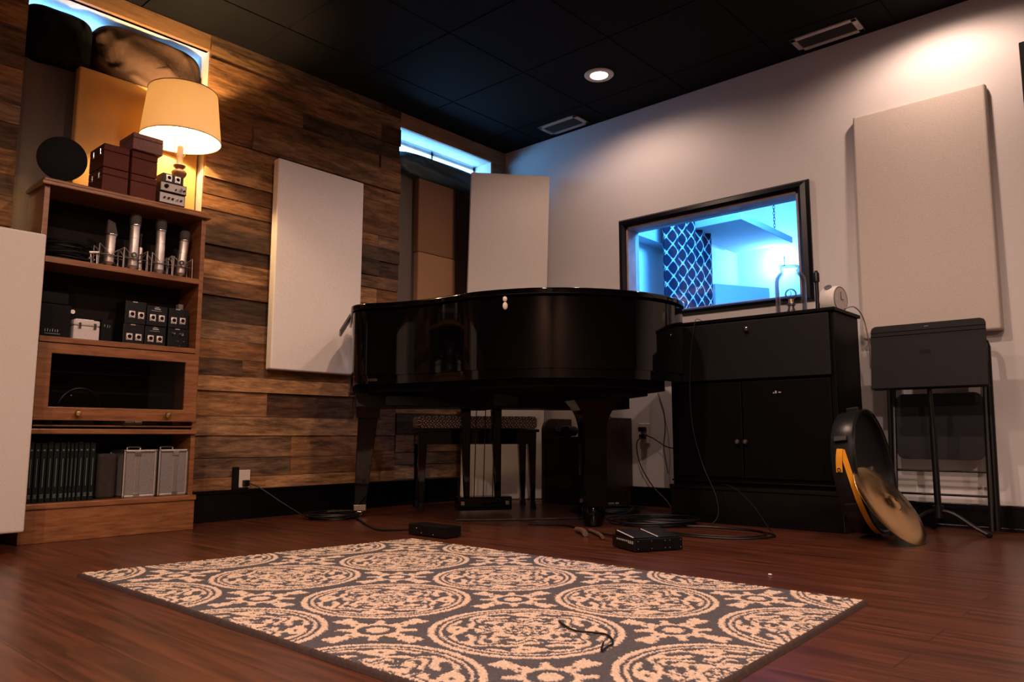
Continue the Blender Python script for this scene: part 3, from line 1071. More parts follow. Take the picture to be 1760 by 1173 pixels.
def mic(x, y, zb, zt, gz, label, rb=.0195, rgr=.0235, tilt=0.0, lean=0.0, ring=False, wedge=False, frame=.052):
    t = thing('condenser_microphone', label, 'microphone', (x, y, SZ), 0, 'silver microphones in shock mounts on the upper shelf')
    M_ = Matrix.Rotation(tilt, 4, 'Y') @ Matrix.Rotation(lean, 4, 'X')
    b = MB(M_)
    z0, z1, z2 = zb - SZ, zt - SZ, gz - SZ
    b.lathe([(.008, z0 - .012), (.010, z0 - .010), (rb * .95, z0), (rb, z0 + .004), (rb, z1 - .062), (rb * .96, z1 - .061), (rb * .96, z1 - .059), (rb, z1 - .058), (rb, z1 - .008), (rb * 1.12, z1)], n=28)
    b.build('mic_body', NICKEL, t, smooth=True)
    g = MB(M_)
    if wedge:
        g.add([(-rgr, -rgr * .7, z1), (rgr, -rgr * .7, z1), (rgr, rgr * .7, z1), (-rgr, rgr * .7, z1), (-rgr * .8, -.004, z2), (rgr * .55, -.004, z2 - .010), (rgr * .55, .008, z2 - .010), (-rgr * .8, .008, z2)],
              [(0, 3, 2, 1), (4, 5, 6, 7), (0, 1, 5, 4), (1, 2, 6, 5), (2, 3, 7, 6), (3, 0, 4, 7)])
        g.build('grille', MESH_DARK, t, bevel=.007, seg=3)
    else:
        g.lathe([(rgr * .95, z1), (rgr, z1 + .003), (rgr, z2 - .012), (rgr * .8, z2 - .003), (rgr * .4, z2), (.0001, z2 + .001)], n=28)
        g.build('grille', MESH_DARK, t, smooth=True)
    MB(M_).lathe([(rgr * 1.02, z1 - .002), (rgr * 1.06, z1 + .001), (rgr * 1.02, z1 + .004)], n=28, cap=False).build('collar', CHROME, t, smooth=True)
    if ring:
        rr = MB(Matrix.Translation((-.010, -rb - .012, .070)) @ Matrix.Rotation(PI / 2, 4, 'X'))
        rr.lathe([(.0055, 0), (.0115, 0), (.0115, .010), (.0055, .010), (.0055, 0)], n=24, cap=False)
        rr.build('thumb_ring', CHROME, t, smooth=True)
    s = MB()
    f = frame
    top, mid = .098, .055
    ps = [(f, -f * .6), (f, f * .6), (-f, f * .6), (-f, -f * .6)]
    for i, (px, py) in enumerate(ps):
        s.cyl((px, py, 0), (px * .95, py, top), .0019, n=6)
        q = ps[(i + 1) % 4]
        s.tube([(px * .95, py, top), ((px + q[0]) / 2 * .6, (py + q[1]) / 2 * .6, mid + .003), (q[0] * .95, q[1], top)], .0016, 6)
    s.tube([(px * .98, py, mid) for px, py in ps], .0017, 6, closed=True)
    s.tube([(rb * 1.3 * math.cos(a), rb * 1.3 * math.sin(a), mid) for a in [2 * PI * k / 20 for k in range(20)]], .0018, 6, closed=True)
    s.tube([(rb * 1.3 * math.cos(a), rb * 1.3 * math.sin(a), mid - .03) for a in [2 * PI * k / 20 for k in range(20)]], .0018, 6, closed=True)
    for px, py in ps:
        s.cyl((px * .97, py, .004), (px * .2, py * .2, mid - .03), .0013, n=5)
    s.build('shock_mount', mat('dull_steel_wire', (.30, .26, .24), .4, .9), t, smooth=True)
    return t


mic(1.226, 3.425, 1.145, 1.266, 1.335, 'silver microphone with a wide wedge-shaped grille, leftmost on the upper shelf', wedge=True, tilt=.03)
mic(1.325, 3.425, 1.138, 1.328, 1.381, 'tall silver microphone with a round thumb ring, second on the upper shelf', ring=True, tilt=.01)
mic(1.440, 3.425, 1.138, 1.326, 1.382, 'tall plain silver microphone, third on the upper shelf', frame=.046)
mic(1.535, 3.425, 1.145, 1.300, 1.350, 'shorter tilted silver microphone at the right end of the upper shelf', tilt=.07, ring=True, frame=.045)
t = thing('pencil_microphone', 'slim silver pencil microphone standing behind the second tall microphone', 'microphone', (1.372, 3.47, SZ))
MB().lathe([(.016, 0), (.016, .010), (.0105, .014), (.0105, .12), (.0105, .126)], n=20).build('mic_body', NICKEL, t, smooth=True)
MB().lathe([(.0035, .126), (.0035, .175), (.006, .178), (.006, .188), (.0001, .190)], n=14).build('capsule', MESH_DARK, t, smooth=True)
t = thing('microphone_clip', 'small metal clip and knobs lying left of the leftmost microphone', 'clip', (1.160, 3.40, SZ))
MB().cyl((-.02, 0, .052), (.015, -.01, .056), .006).cyl((-.010, 0, 0), (-.014, 0, .05), .002, n=6).cyl((.012, 0, 0), (.010, 0, .05), .002, n=6).build('clip_body', NICKEL, t, smooth=True)
MB().sphere((-.022, -.012, .026), .006).sphere((-.006, -.014, .020), .005).build('thumb_screw', CHROME, t, smooth=True)

# middle shelf --------------------------------------------------------------
SZ = .800
t = thing('black_case', 'black case with faint grey lettering at the left of the middle shelf', 'case', (1.028, 3.455, SZ))
rbox(-.055, .055, -.07, .07, 0, .135).build('case_body', MATTE_BLACK, t, bevel=.004)
rbox(-.055, .045, -.065, .065, .137, .183).build('case_lid', MATTE_BLACK, t, bevel=.004)
tx = MB()
for i, hh in enumerate((.010, .012, .009, .012, .010, .011)):
    tx.box(-.036 + i * .009, -.034 + i * .009, -.0708, -.070, .022, .022 + hh)
tx.box(-.036, .020, -.0708, -.070, .014, .0155)
tx.build('print_mark', GREY_TEXT, t)
t = thing('silver_case', 'small silver clasp case on the middle shelf', 'case', (1.147, 3.435, SZ))
rbox(-.050, .050, -.045, .045, 0, .058).build('case_body', ALU_PAINT, t, bevel=.004)
rbox(-.051, .051, -.046, .046, .0595, .084).build('case_lid', ALU_PAINT, t, bevel=.006)
for sx in (-.028, .030):
    rbox(sx - .006, sx + .006, -.049, -.046, .046, .072).build('clasp', CHROME, t, bevel=.001)
rbox(-.035, .035, -.02, .02, .084, .090).build('handle', ALU, t, bevel=.002)
unit('power_supply', 'plain black box with small white scribbles right of the silver case', 1.206, 1.250, 3.40, 3.50, SZ, .898, MATTE_BLACK,
     marks=[(-.4, .72, .0015, .010), (.1, .7, .0015, .012), (.5, .7, .0015, .009)], cat='box')
t = thing('small_camera', 'tiny dark device with pale lenses standing behind the silver case', 'device', (1.118, 3.50, SZ))
rbox(-.016, .020, -.012, .012, 0, .120).build('device_body', MATTE_BLACK, t, bevel=.003)
MB(Matrix.Translation((0, -.012, .125)) @ Matrix.Rotation(PI / 2, 4, 'X')).lathe([(.009, 0), (.009, .012), (.0001, .012)], n=16).build('lens', NICKEL, t)
DG = 'black direct boxes stacked on the middle shelf'
MK = [(-.1, .97, .020, .004)]
MK2 = [(-.05, 1.04 - .1, .018, .003), (0, .86, .026, .005), (-.1, .76, .045, .0015)]
unit('direct_box', 'black direct box with two sockets, lower left of the six on the middle shelf', 1.296, 1.384, 3.405, 3.51, SZ, .890, SATIN_BLACK, sockets=[(-.40, .38), (.46, .38)], marks=MK, group=DG)
unit('direct_box', 'black direct box with grey print, lower middle of the six on the middle shelf', 1.388, 1.478, 3.405, 3.51, SZ, .890, SATIN_BLACK, sockets=[(-.46, .38), (.40, .38)], marks=MK2, group=DG)
unit('direct_box', 'black unit with two small chrome knobs, lower right of the six on the middle shelf', 1.488, 1.580, 3.405, 3.51, SZ, .890, SATIN_BLACK,
     knobs=[(-.5, .74, .006, CHROME), (.3, .72, .008, CHROME), (-.1, .35, .002, CHROME), (.5, .35, .002, CHROME), (.1, .12, .002, CHROME)], marks=MK, group=DG)
unit('direct_box', 'black direct box with two sockets, upper left of the six on the middle shelf', 1.300, 1.388, 3.405, 3.51, .891, .990, SATIN_BLACK, sockets=[(-.36, .42), (.50, .40)], marks=MK, group=DG)
unit('direct_box', 'black direct box with grey print, upper middle of the six on the middle shelf', 1.390, 1.478, 3.400, 3.51, .891, .980, SATIN_BLACK, sockets=[(-.44, .40), (.44, .40)], marks=MK2, group=DG)
unit('direct_box', 'black direct box with two sockets, upper right of the six on the middle shelf', 1.488, 1.576, 3.405, 3.51, .891, .980, SATIN_BLACK, sockets=[(-.50, .38), (.40, .40)], marks=MK, group=DG)
tag(MB().box(1.540, 1.562, 3.43, 3.46, .980, 1.006).build('grey_cube', mat('grey_foam', (.16, .14, .13), .9, noise=.2), bevel=.002), 'tiny grey block on top of the upper right direct box', 'block')

# behind the glass door
t = thing('headphones', 'dark headphones lying behind the glass door of the bookcase', 'headphones', (1.16, 3.45, .4525))
hb = MB()
hb.tube([(-.08, 0, .045), (-.075, 0, .10), (-.03, 0, .145), (.03, 0, .145), (.075, 0, .10), (.08, 0, .045)], .006, 8, smooth=5)
hb.build('headband', SATIN_BLACK, t, smooth=True)
for s_ in (-1, 1):
    MB(Matrix.Translation((s_ * .078, 0, .042)) @ Matrix.Rotation(PI / 2, 4, 'Y')).lathe([(.036, -.012), (.040, -.006), (.040, .006), (.036, .012)], n=24).build('ear_cup', SATIN_BLACK, t, smooth=True)
MB().sphere((-.045, -.035, .120), .004).build('rivet', CHROME, t)
t = thing('metal_tube', 'short shiny metal tube lying behind the glass door', 'tube', (1.37, 3.43, .4525))
MB().cyl((-.04, 0, .015), (.0, .004, .015), .014).cyl((.004, .004, .015), (.035, .006, .015), .012).build('tube_body', NICKEL, t, smooth=True)

# bottom shelf: green volumes and two flight cases --------------------------
SZ = .150
ORD = ['leftmost', 'second', 'third', 'fourth', 'fifth', 'sixth', 'seventh', 'eighth', 'ninth', 'tenth', 'eleventh', 'twelfth', 'thirteenth']
bx = .968
bwid = [.020, .021, .023, .021, .022, .022, .013, .014, .014, .021, .022, .022]
for i, wd in enumerate(bwid):
    t = thing('book', 'dark green bound volume, %s%s in the row on the bottom shelf' % (ORD[i], '' if i == 0 else ' from the left'), 'book', (bx + wd / 2, 3.455, SZ), 0, 'dark green volumes on the bottom shelf')
    hh = .232 + (.004 if i % 3 == 0 else 0)
    a = wd / 2 - .0008
    rbox(-a, a, -.075, .07, 0, hh).build('cover', BOOK_GREEN, t, bevel=.003, seg=3)
    rbox(-a + .002, a - .002, -.070, .071, .003, hh - .003).build('page_block', mat('aged_paper', (.25, .2, .14), .9), t)
    g = MB()
    g.box(-a * .6, a * .6, -.0756, -.075, .018, .020).box(-a * .6, a * .6, -.0756, -.075, .030, .032).box(-a * .4, -a * .1, -.0756, -.075, .021, .029)
    g.box(a * .15, a * .4, -.0756, -.075, .021, .029)
    g.box(-a * .12, a * .12, -.0756, -.075, .060, .17)
    g.box(-a * .35, a * .35, -.0756, -.075, .200, .206)
    g.build('spine_print', mat('faded_silver_print', (.10, .12, .115), .6), t)
    bx += wd + .0008
t = thing('black_pouch', 'soft black pouch standing between the green volumes and the silver cases', 'pouch', (1.268, 3.46, SZ))
rbox(-.038, .036, -.06, .06, 0, .185).build('pouch_body', mat('brown_black_cloth', (.022, .014, .011), .9, noise=.4, nscale=50, bump=.3), t, bevel=.014, seg=4)
for x0, x1, fx, lb in ((1.317, 1.455, -.02, 'silver metal flight case at the left of the pair on the bottom shelf'), (1.462, 1.598 - .006, .30, 'silver metal flight case at the right end of the bottom shelf')):
    t = thing('flight_case', lb, 'case', ((x0 + x1) / 2, 3.445, SZ), 0, 'pair of silver flight cases')
    a, h = (x1 - x0) / 2, .200
    rbox(-a + .006, a - .006, -.075, .075, .006, h - .006).build('case_body', ALU_SHEET, t)
    e = MB()
    for px in (-a, a - .011):
        e.box(px, px + .011, -.080, -.068, 0, h)
        e.box(px, px + .011, .068, .080, 0, h)
        e.box(px, px + .011, -.080, .080, 0, .011)
        e.box(px, px + .011, -.080, .080, h - .011, h)
    for pz in (0, h - .011):
        e.box(-a, a, -.080, -.068, pz, pz + .011)
        e.box(-a, a, .068, .080, pz, pz + .011)
    e.build('edge_frame', ALU, t, bevel=.003)
    cx = fx * a - .012
    rbox(cx - .009, cx + .011, -.0775, -.0745, .008, h - .008).build('seam_strip', ALU, t, bevel=.001)
    hd = MB()
    hd.box(cx - .012, cx + .014, -.082, -.079, h - .026, h - .008)
    hd.box(cx - .012, cx + .014, -.082, -.079, .004, .018)
    hd.build('latch', CHROME, t, bevel=.001)
    MB().tube([(-.026, 0, h), (-.024, 0, h + .010), (.024, 0, h + .010), (.026, 0, h)], .004, 8, smooth=3).build('handle', ALU, t, smooth=True)

# ------------------------------------------------------------------ grand piano
T0 = Vector((2.44, 3.25, 0))
PU = Vector((.82017, -.57212, 0))
PV = Vector((-.57212, -.82017, 0))
# local frame: x along the keyboard (treble to bass), y towards the keyboard front (away from the tail)
PM = Matrix(((PU.x, -PV.x, 0, T0.x), (PU.y, -PV.y, 0, T0.y), (0, 0, 1, 0), (0, 0, 0, 1)))
piano = thing('grand_piano', 'polished black baby grand piano with closed lid', 'piano', (T0.x, T0.y, 0), math.atan2(PU.y, PU.x))


def outline(inset=0.0, front=-.22):
    pts = [(-.06, .10), (-.06, .27), (-.055, .37), (-.01, .435), (.05, .468), (.11, .50), (.18, .55), (.255, .615), (.323, .69), (.41, .805), (.48, .875), (.56, .935), (.66, .99), (.77, 1.025),
           (.90, 1.042), (1.02, 1.038), (1.14, 1.015), (1.24, .975), (1.33, .92), (1.41, .845), (1.455, .77), (1.475, .68), (1.48, .55)]
    P = crom([Vector((a, b, 0)) for a, b in pts], 5)
    P = [Vector((-.06, front, 0))] + P + [Vector((1.48, front, 0))]
    if inset:
        n_ = len(P)
        Q = []
        for i in range(n_):
            a, b, c = P[i - 1], P[i], P[(i + 1) % n_]
            t1 = (b - a).normalized()
            t2 = (c - b).normalized()
            n1 = Vector((t1.y, -t1.x, 0))
            n2 = Vector((t2.y, -t2.x, 0))
            nn = n1 + n2
            nn = nn / max(nn.dot(nn) / 2, .35) if nn.length > 1e-6 else n1
            Q.append(b + nn * inset)
        P = Q
    return [(p.x, -p.y) for p in P]      # flip v to local y


def ppart(name, mb, m, parent=None, **kw):
    return mb.build(name, m, parent or piano, **kw)


ppart('rim', MB().prism(outline(0), .690, .995), GLOSS_BLACK, smooth=True, angle=25)
ppart('lower_rim', MB().prism(outline(.012), .650, .6895), GLOSS_BLACK, smooth=True, angle=25)
lidb = ppart('lid', MB().prism(outline(-.010), 1.003, 1.030), GLOSS_BLACK, smooth=True, angle=25, bevel=.006, seg=3)
ppart('soundboard_frame', MB().prism(outline(.09), .618, .6498).prism(outline(.17, -.10), .595, .618).prism(outline(.27, -.05), .570, .595), MATTE_BLACK)
ppart('keybed', MB().box(-.055, 1.475, .02, .235, .630, .689).box(-.03, 1.45, -.10, .20, .555, .63), SATIN_BLACK, bevel=.003)
ppart('brace', MB().box(.1, 1.3, -.42, -.34, .552, .595).box(.55, .66, -.75, .05, .545, .595), MATTE_BLACK)
# sloping front lid edge that hangs towards the player
fl = MB()
Mf = Matrix.Translation((-.062, -.02, 1.022)) @ Matrix.Rotation(math.radians(30), 4, 'Y')
fl.box(-.012, .0, -.10, .12, -.10, .004, Mf)
ppart('lid_flap', fl, mat('grey_black_lid_flap', (.05, .045, .045), .3), bevel=.003)
NPM = Matrix.Translation((.034, -.4515, .668)) @ Matrix.Rotation(math.radians(-28), 4, 'Z')
npl = ppart('name_plate', MB(NPM).box(-.023, .023, -.003, .002, -.006, .006), CHROME)
ppart('print_mark', MB(NPM).box(-.017, -.011, -.0036, -.003, -.004, .004).box(-.008, -.003, -.0036, -.003, -.004, .004).box(.0, .006, -.0036, -.003, -.004, .003).box(.009, .015, -.0036, -.003, -.003, .004), SATIN_BLACK, npl)
# nickel lid catch hanging on the curved side
ct = MB()
ct.sphere((.555, -.948, .985), .010, (1, .6, 1.2))
ct.sphere((.555, -.952, .955), .011, (1, .55, 1.5))
ppart('lid_catch', ct, CREAM_PLASTIC, smooth=True)

# treble leg and bass leg: square tapered with brass caster; tail leg: flared brackets and round cup
for (lx, lb) in ((.005, 0), (1.275, 1)):
    l = MB().taper((lx, 0, .055), (.030, .030), (lx + (.03 if lb == 0 else 0), 0, .50), (.050, .050)).taper((lx + (.03 if lb == 0 else 0), 0, .50), (.058, .058), (lx + (.03 if lb == 0 else 0), 0, .56), (.062, .062))
    lo = ppart('leg', l, GLOSS_BLACK, bevel=.003)
    c = MB().box(lx - .031, lx + .031, -.031, .031, .030, .060)
    ppart('caster_cap', c, DULL_BRASS, lo, bevel=.002)
    ppart('caster', MB().cyl((lx - .013, 0, .021), (lx + .013, 0, .021), .021), BRASS, lo, smooth=True)
tl_ = Vector((1.03, -.68, 0))
l = MB()
l.taper((tl_.x, tl_.y, .09), (.050, .050), (tl_.x, tl_.y, .42), (.052, .052))
# flared head, as a swept profile in the plane facing the camera
NS = 10
for i in range(NS):
    t0, t1 = i / NS, (i + 1) / NS
    w0, w1 = .052 + .085 * t0 ** 2.4, .052 + .085 * t1 ** 2.4
    l.taper((tl_.x, tl_.y, .42 + .175 * t0), (w0, .052 + .03 * t0 ** 2), (tl_.x, tl_.y, .42 + .175 * t1), (w1, .052 + .03 * t1 ** 2))
lo = ppart('leg', l, GLOSS_BLACK, smooth=True, angle=30)
MBc = MB(Matrix.Translation((tl_.x, tl_.y, 0)))
ppart('caster_cup', MBc.lathe([(.030, .004), (.040, .006), (.052, .04), (.053, .08), (.046, .092), (.03, .094)], n=32), GLOSS_BLACK, lo, smooth=True)
# pedal lyre
ly = ppart('lyre', MB().taper((.565, .03, .085), (.014, .02), (.555, .03, .56), (.027, .024)).taper((.735, .03, .085), (.014, .02), (.725, .03, .56), (.027, .024))
           .box(.51, .80, -.03, .08, .018, .088), GLOSS_BLACK, bevel=.004)
rods = MB()
for k in (.60, .65, .70):
    rods.cyl((k, .0, .085), (k + .01, -.005, .56), .0028, n=8)
ppart('pedal_rod', rods, mat('dark_steel', (.05, .05, .055), .3, 1), ly, smooth=True)
for k in (.60, .65, .70):
    ppart('pedal', MB().box(k - .012, k + .012, .08, .16, .042, .052), BRASS, ly, bevel=.003)
for k in (.535, .775):
    ppart('brass_fitting', MB().box(k - .010, k + .010, -.034, -.030, .046, .066), mat('dull_brass', (.30, .24, .18), .4, 1), ly, bevel=.002)
# keyboard side: keys, fallboard, seen from other positions
ky = MB()
for k in range(52):
    ky.box(.06 + k * .0254, .06 + k * .0254 + .0244, .08, .225, .690, .702)
# the case over the keys is closed by the fallboard
ppart('fallboard', MB().box(.0, 1.42, .222, .232, .69, .80), GLOSS_BLACK, bevel=.003)

# ------------------------------------------------------------------ piano bench
def damask_mat():
    m = bpy.data.materials.new('black_and_silver_brocade')
    m.use_nodes = True
    nt, N, L, P = nodes_of(m)
    tc = N.new('ShaderNodeTexCoord')
    # rings on a diagonal lattice: |distance to cell centre - r| small -> light
    def ringmask(off):
        mp = N.new('ShaderNodeMapping')
        mp.inputs['Scale'].default_value = (27, 27, 27)
        mp.inputs['Location'].default_value = off
        L.new(tc.outputs['Object'], mp.inputs['Vector'])
        # use x+y as the running direction so that every side shows the pattern
        sx = N.new('ShaderNodeSeparateXYZ')
        L.new(mp.outputs['Vector'], sx.inputs[0])
        ad = N.new('ShaderNodeMath'); ad.operation = 'ADD'
        L.new(sx.outputs['X'], ad.inputs[0]); L.new(sx.outputs['Y'], ad.inputs[1])
        cs = []
        for src in (ad.outputs[0], sx.outputs['Z']):
            fr = N.new('ShaderNodeMath'); fr.operation = 'FRACT'
            L.new(src, fr.inputs[0])
            sb = N.new('ShaderNodeMath'); sb.operation = 'SUBTRACT'
            L.new(fr.outputs[0], sb.inputs[0]); sb.inputs[1].default_value = .5
            pw = N.new('ShaderNodeMath'); pw.operation = 'POWER'
            L.new(sb.outputs[0], pw.inputs[0]); pw.inputs[1].default_value = 2
            ab = N.new('ShaderNodeMath'); ab.operation = 'MULTIPLY'
            L.new(sb.outputs[0], ab.inputs[0]); L.new(sb.outputs[0], ab.inputs[1])
            cs.append(ab)
        sm_ = N.new('ShaderNodeMath'); sm_.operation = 'ADD'
        L.new(cs[0].outputs[0], sm_.inputs[0]); L.new(cs[1].outputs[0], sm_.inputs[1])
        sq = N.new('ShaderNodeMath'); sq.operation = 'SQRT'
        L.new(sm_.outputs[0], sq.inputs[0])
        s2 = N.new('ShaderNodeMath'); s2.operation = 'SUBTRACT'
        L.new(sq.outputs[0], s2.inputs[0]); s2.inputs[1].default_value = .52
        a2 = N.new('ShaderNodeMath'); a2.operation = 'ABSOLUTE'
        L.new(s2.outputs[0], a2.inputs[0])
        lt = N.new('ShaderNodeMath'); lt.operation = 'LESS_THAN'
        L.new(a2.outputs[0], lt.inputs[0]); lt.inputs[1].default_value = .055
        return lt.outputs[0]
    a = ringmask((0, 0, 0))
    b = ringmask((.5, 0, .5))
    mxm = N.new('ShaderNodeMath'); mxm.operation = 'MAXIMUM'
    L.new(a, mxm.inputs[0]); L.new(b, mxm.inputs[1])
    mi = N.new('ShaderNodeMix'); mi.data_type = 'RGBA'
    L.new(mxm.outputs[0], mi.inputs['Factor'])
    mi.inputs['A'].default_value = (.95, .90, .86, 1)
    mi.inputs['B'].default_value = (.006, .006, .007, 1)
    L.new(mi.outputs['Result'], P.inputs['Base Color'])
    P.inputs['Roughness'].default_value = .75
    return m


bn = thing('piano_bench', 'black piano bench with patterned brocade cushion behind the piano', 'bench', (3.178, 3.152, 0), math.atan2(PU.y, PU.x))
rbox(-.345, .345, -.145, .145, .448, .520).build('cushion', damask_mat(), bn, bevel=.022, seg=4)
rbox(-.352, .352, -.152, .152, .430, .446).build('seat_rail', GLOSS_BLACK, bn, bevel=.003)
MB().box(-.335, .335, -.135, -.115, .362, .430).box(-.335, .335, .115, .135, .362, .430).box(-.335, -.315, -.13, .13, .362, .430).box(.315, .335, -.13, .13, .362, .430).build('apron', GLOSS_BLACK, bn)
for sx in (-1, 1):
    for sy in (-1, 1):
        MB().taper((sx * .318, sy * .118, .045), (.013, .013), (sx * .312, sy * .114, .43), (.026, .022)).taper((sx * .320, sy * .120, 0), (.017, .017), (sx * .318, sy * .118, .045), (.012, .012)).build('leg', GLOSS_BLACK, bn, bevel=.002)

# ------------------------------------------------------------------ mahogany rack beside the wall
ck = thing('mahogany_stand', 'dark mahogany stand with rounded side panels holding gear, behind the piano', 'stand', (3.80, 2.81, 0))
for y0, y1 in ((-.240, -.218), (.218, .240)):
    p = [(-.135, 0), (.145, 0), (.145, .515), (-.060, .515)] + [(-.060 - .075 * math.sin(a), .440 + .075 * math.cos(a)) for a in [PI / 2 * k / 8 for k in range(1, 9)]]
    M_ = Matrix(((1, 0, 0, 0), (0, 0, -1, 0), (0, 1, 0, 0), (0, 0, 0, 1)))
    MB(M_).prism(p, -y1, -y0).build('side_panel', MAHOGANY, ck, bevel=.003)
rbox(-.130, .140, -.218, .218, .385, .403).build('shelf', MAHOGANY, ck)
rbox(-.128, -.112, -.218, .218, .10, .385).build('front_panel', mat('dark_brown_front', (.012, .006, .005), .4, noise=.3), ck, bevel=.002)
rbox(-.134, -.110, -.218, .218, .185, .191).build('front_rail', SATIN_BLACK, ck, bevel=.002)
rbox(.125, .140, -.218, .218, .0, .385).build('back_panel', MAHOGANY, ck)
ck_b = rbox(-.135, .14, -.218, .218, 0.0, .10).build('base', SATIN_BLACK, ck)
rr = random.Random(8)
for (cx, cy, lab, n_) in ((3.76, 2.955, 'coil of black cable on the left of the mahogany stand', 7), (3.80, 2.70, 'coil of black cable piled higher on the right of the mahogany stand', 16)):
    b = MB()
    for k in range(n_):
        R_ = rr.uniform(.045, .065)
        ph = rr.uniform(0, 6)
        zc = .411 + k * .0078
        b.tube([(cx + R_ * math.cos(a), cy + R_ * math.sin(a), zc + .003 * math.sin(2 * a + ph)) for a in [2 * PI * i / 24 for i in range(24)]], .005, 6, closed=True)
    tag(b.build('cable_coil', CABLE, smooth=True), lab, 'cable')
t = thing('camera_lens', 'dark camera lens lying on the mahogany stand', 'lens', (3.72, 2.84, .403))
MB(Matrix.Translation((-.05, .03, .034)) @ Matrix.Rotation(PI / 2, 4, 'Y')).lathe([(.030, 0), (.034, .004), (.034, .03), (.030, .032), (.030, .09), (.026, .10)], n=32).build('barrel', SATIN_BLACK, t, smooth=True)
MB(Matrix.Translation((-.051, .03, .034)) @ Matrix.Rotation(PI / 2, 4, 'Y')).lathe([(.0001, .006), (.027, .004), (.0275, 0)], n=32, cap=False).build('front_glass', mat('lens_glass', (.01, .012, .015), .05), t, smooth=True)

# ------------------------------------------------------------------ black cabinet
CX0, CX1, CY0, CY1, CZ = 3.372, 3.705, 1.150, 1.975, .968
cab = thing('cabinet', 'large black cabinet with drop front and two doors under the window', 'cabinet', ((CX0 + CX1) / 2, (CY0 + CY1) / 2, 0))
CM = Matrix.Translation((-(CX0 + CX1) / 2, -(CY0 + CY1) / 2, 0))


def cp(name, m, *boxes, bevel=.003, parent=None):
    b = MB(CM)
    for q in boxes:
        b.box(*q)
    return b.build(name, m, parent or cab, bevel=bevel)


cp('body', CABINET_BLACK, (CX0 + .012, CX1, CY0 + .008, CY1 - .008, .04, CZ - .016))
cp('top', CABINET_BLACK, (CX0 - .004, CX1 + .006, CY0 - .004, CY1 + .004, CZ - .016, CZ))
df_ = cp('drop_front', mat('worn_black_panel', (.0050, .0046, .0052), .55, spec=.25, noise=.35, nscale=120, bump=.1), (CX0 - .010, CX0 + .010, CY0 + .022, CY1 - .014, .672, .945))
for y0, y1, ky_ in ((CY0 + .03, 1.588, 1.572), (1.592, CY1 - .03, 1.612)):
    d = cp('door', CABINET_BLACK, (CX0, CX0 + .012, y0, y1, .215, .660))
    MB(CM @ Matrix.Translation((CX0, ky_, .381)) @ Matrix.Rotation(-PI / 2, 4, 'Y')).lathe([(.005, 0), (.005, .008), (.011, .012), (.012, .018), (.008, .024), (.0001, .025)], n=20).build('knob', mat('pewter_knob', (.30, .28, .27), .35, 1), d, smooth=True)
MB(CM @ Matrix.Translation((CX0 - .010, 1.546, .903)) @ Matrix.Rotation(-PI / 2, 4, 'Y')).lathe([(.005, 0), (.005, .008), (.011, .012), (.012, .018), (.008, .024), (.0001, .025)], n=20).build('knob', CHROME, df_, smooth=True)
cp('plinth', BASE_BLACK, (CX0 - .004, CX1, CY0, CY1, 0, .155), (CX0 - .012, CX1, CY0 - .004, CY1 + .004, .155, .175), (CX0 - .008, CX0 + .008, CY0 + .01, CY1 - .01, .192, .200))
cp('print_mark', GREY_TEXT, (CX0 - .0008, CX0, 1.420, 1.428, .600, .612), (CX0 - .0008, CX0, 1.432, 1.437, .600, .606), (CX0 - .0008, CX0, 1.400, 1.412, .602, .607), bevel=0)

# on the cabinet ------------------------------------------------------------
jar = thing('glass_jar', 'clear glass jar turned over a filament bulb on the black cabinet', 'jar', (3.53, 1.398, CZ))
GJ = glass_mat('jar_glass', (.97, .985, 1.0), .8, (.35, .45, .56))
MB().lathe([(.067, 0), (.070, .006), (.070, .165), (.066, .188), (.054, .207), (.043, .215), (.041, .222), (.045, .228), (.046, .238), (.040, .243), (.0001, .244)], n=48, cap=False).build('jar_wall', GJ, jar, smooth=True, angle=60)
MB().lathe([(.0665, .002), (.0665, .165), (.0625, .186), (.05, .203), (.0385, .213)], n=48, cap=False).build('jar_inner_wall', glass_mat('jar_inner_glass', (.99, .99, 1), .5), jar, smooth=True, angle=60)
lampb = thing('bulb_lamp', 'little black lamp with clear round bulb inside the glass jar', 'lamp', (3.53, 1.398, CZ + .001))
MB().lathe([(.048, 0), (.046, .006), (.022, .020), (.014, .040), (.014, .050), (.020, .052), (.020, .062), (.012, .064)], n=32).build('lamp_base', mat('smoky_metal', (.10, .095, .09), .3, .6), lampb, smooth=True)
MB().lathe([(.011, .064), (.011, .082)], n=20).build('bulb_cap', BRASS, lampb, smooth=True)
MB().sphere((0, 0, .106), .027).build('bulb', glass_mat('bulb_glass', (.95, .98, 1.0), .9, (.2, .3, .4)), lampb, smooth=True)
MB().tube([(0, 0, .082), (0, .004, .095), (0, -.002, .108), (0, .003, .122)], .0012, 6, smooth=3).build('filament', SATIN_BLACK, lampb)
an = thing('antenna', 'slim black antenna rod standing beside the glass jar', 'antenna', (3.55, 1.282, CZ))
MB().lathe([(.016, 0), (.016, .008), (.010, .012), (.0085, .10), (.0085, .150), (.0135, .154), (.0135, .190), (.011, .198), (.007, .20), (.007, .206)], n=20).build('antenna_body', SATIN_BLACK, an, smooth=True)
ck2 = thing('round_clock', 'round white desk clock at the right end of the black cabinet', 'clock', (3.585, 1.222, CZ))
Rc = Matrix.Translation((0, 0, .064)) @ Matrix.Rotation(math.radians(90), 4, 'X') @ Matrix.Rotation(math.radians(-10), 4, 'Y')
MB(Rc).lathe([(.050, -.040), (.060, -.036), (.064, -.028), (.064, .026), (.060, .034), (.057, .036)], n=48).build('housing', WHITE_PLASTIC, ck2, smooth=True)
MB(Rc).lathe([(.0001, .0365), (.055, .0362), (.057, .036)], n=48, cap=False).build('dial', mat('pale_dial', (.48, .44, .42), .4, noise=.1, nscale=40), ck2)
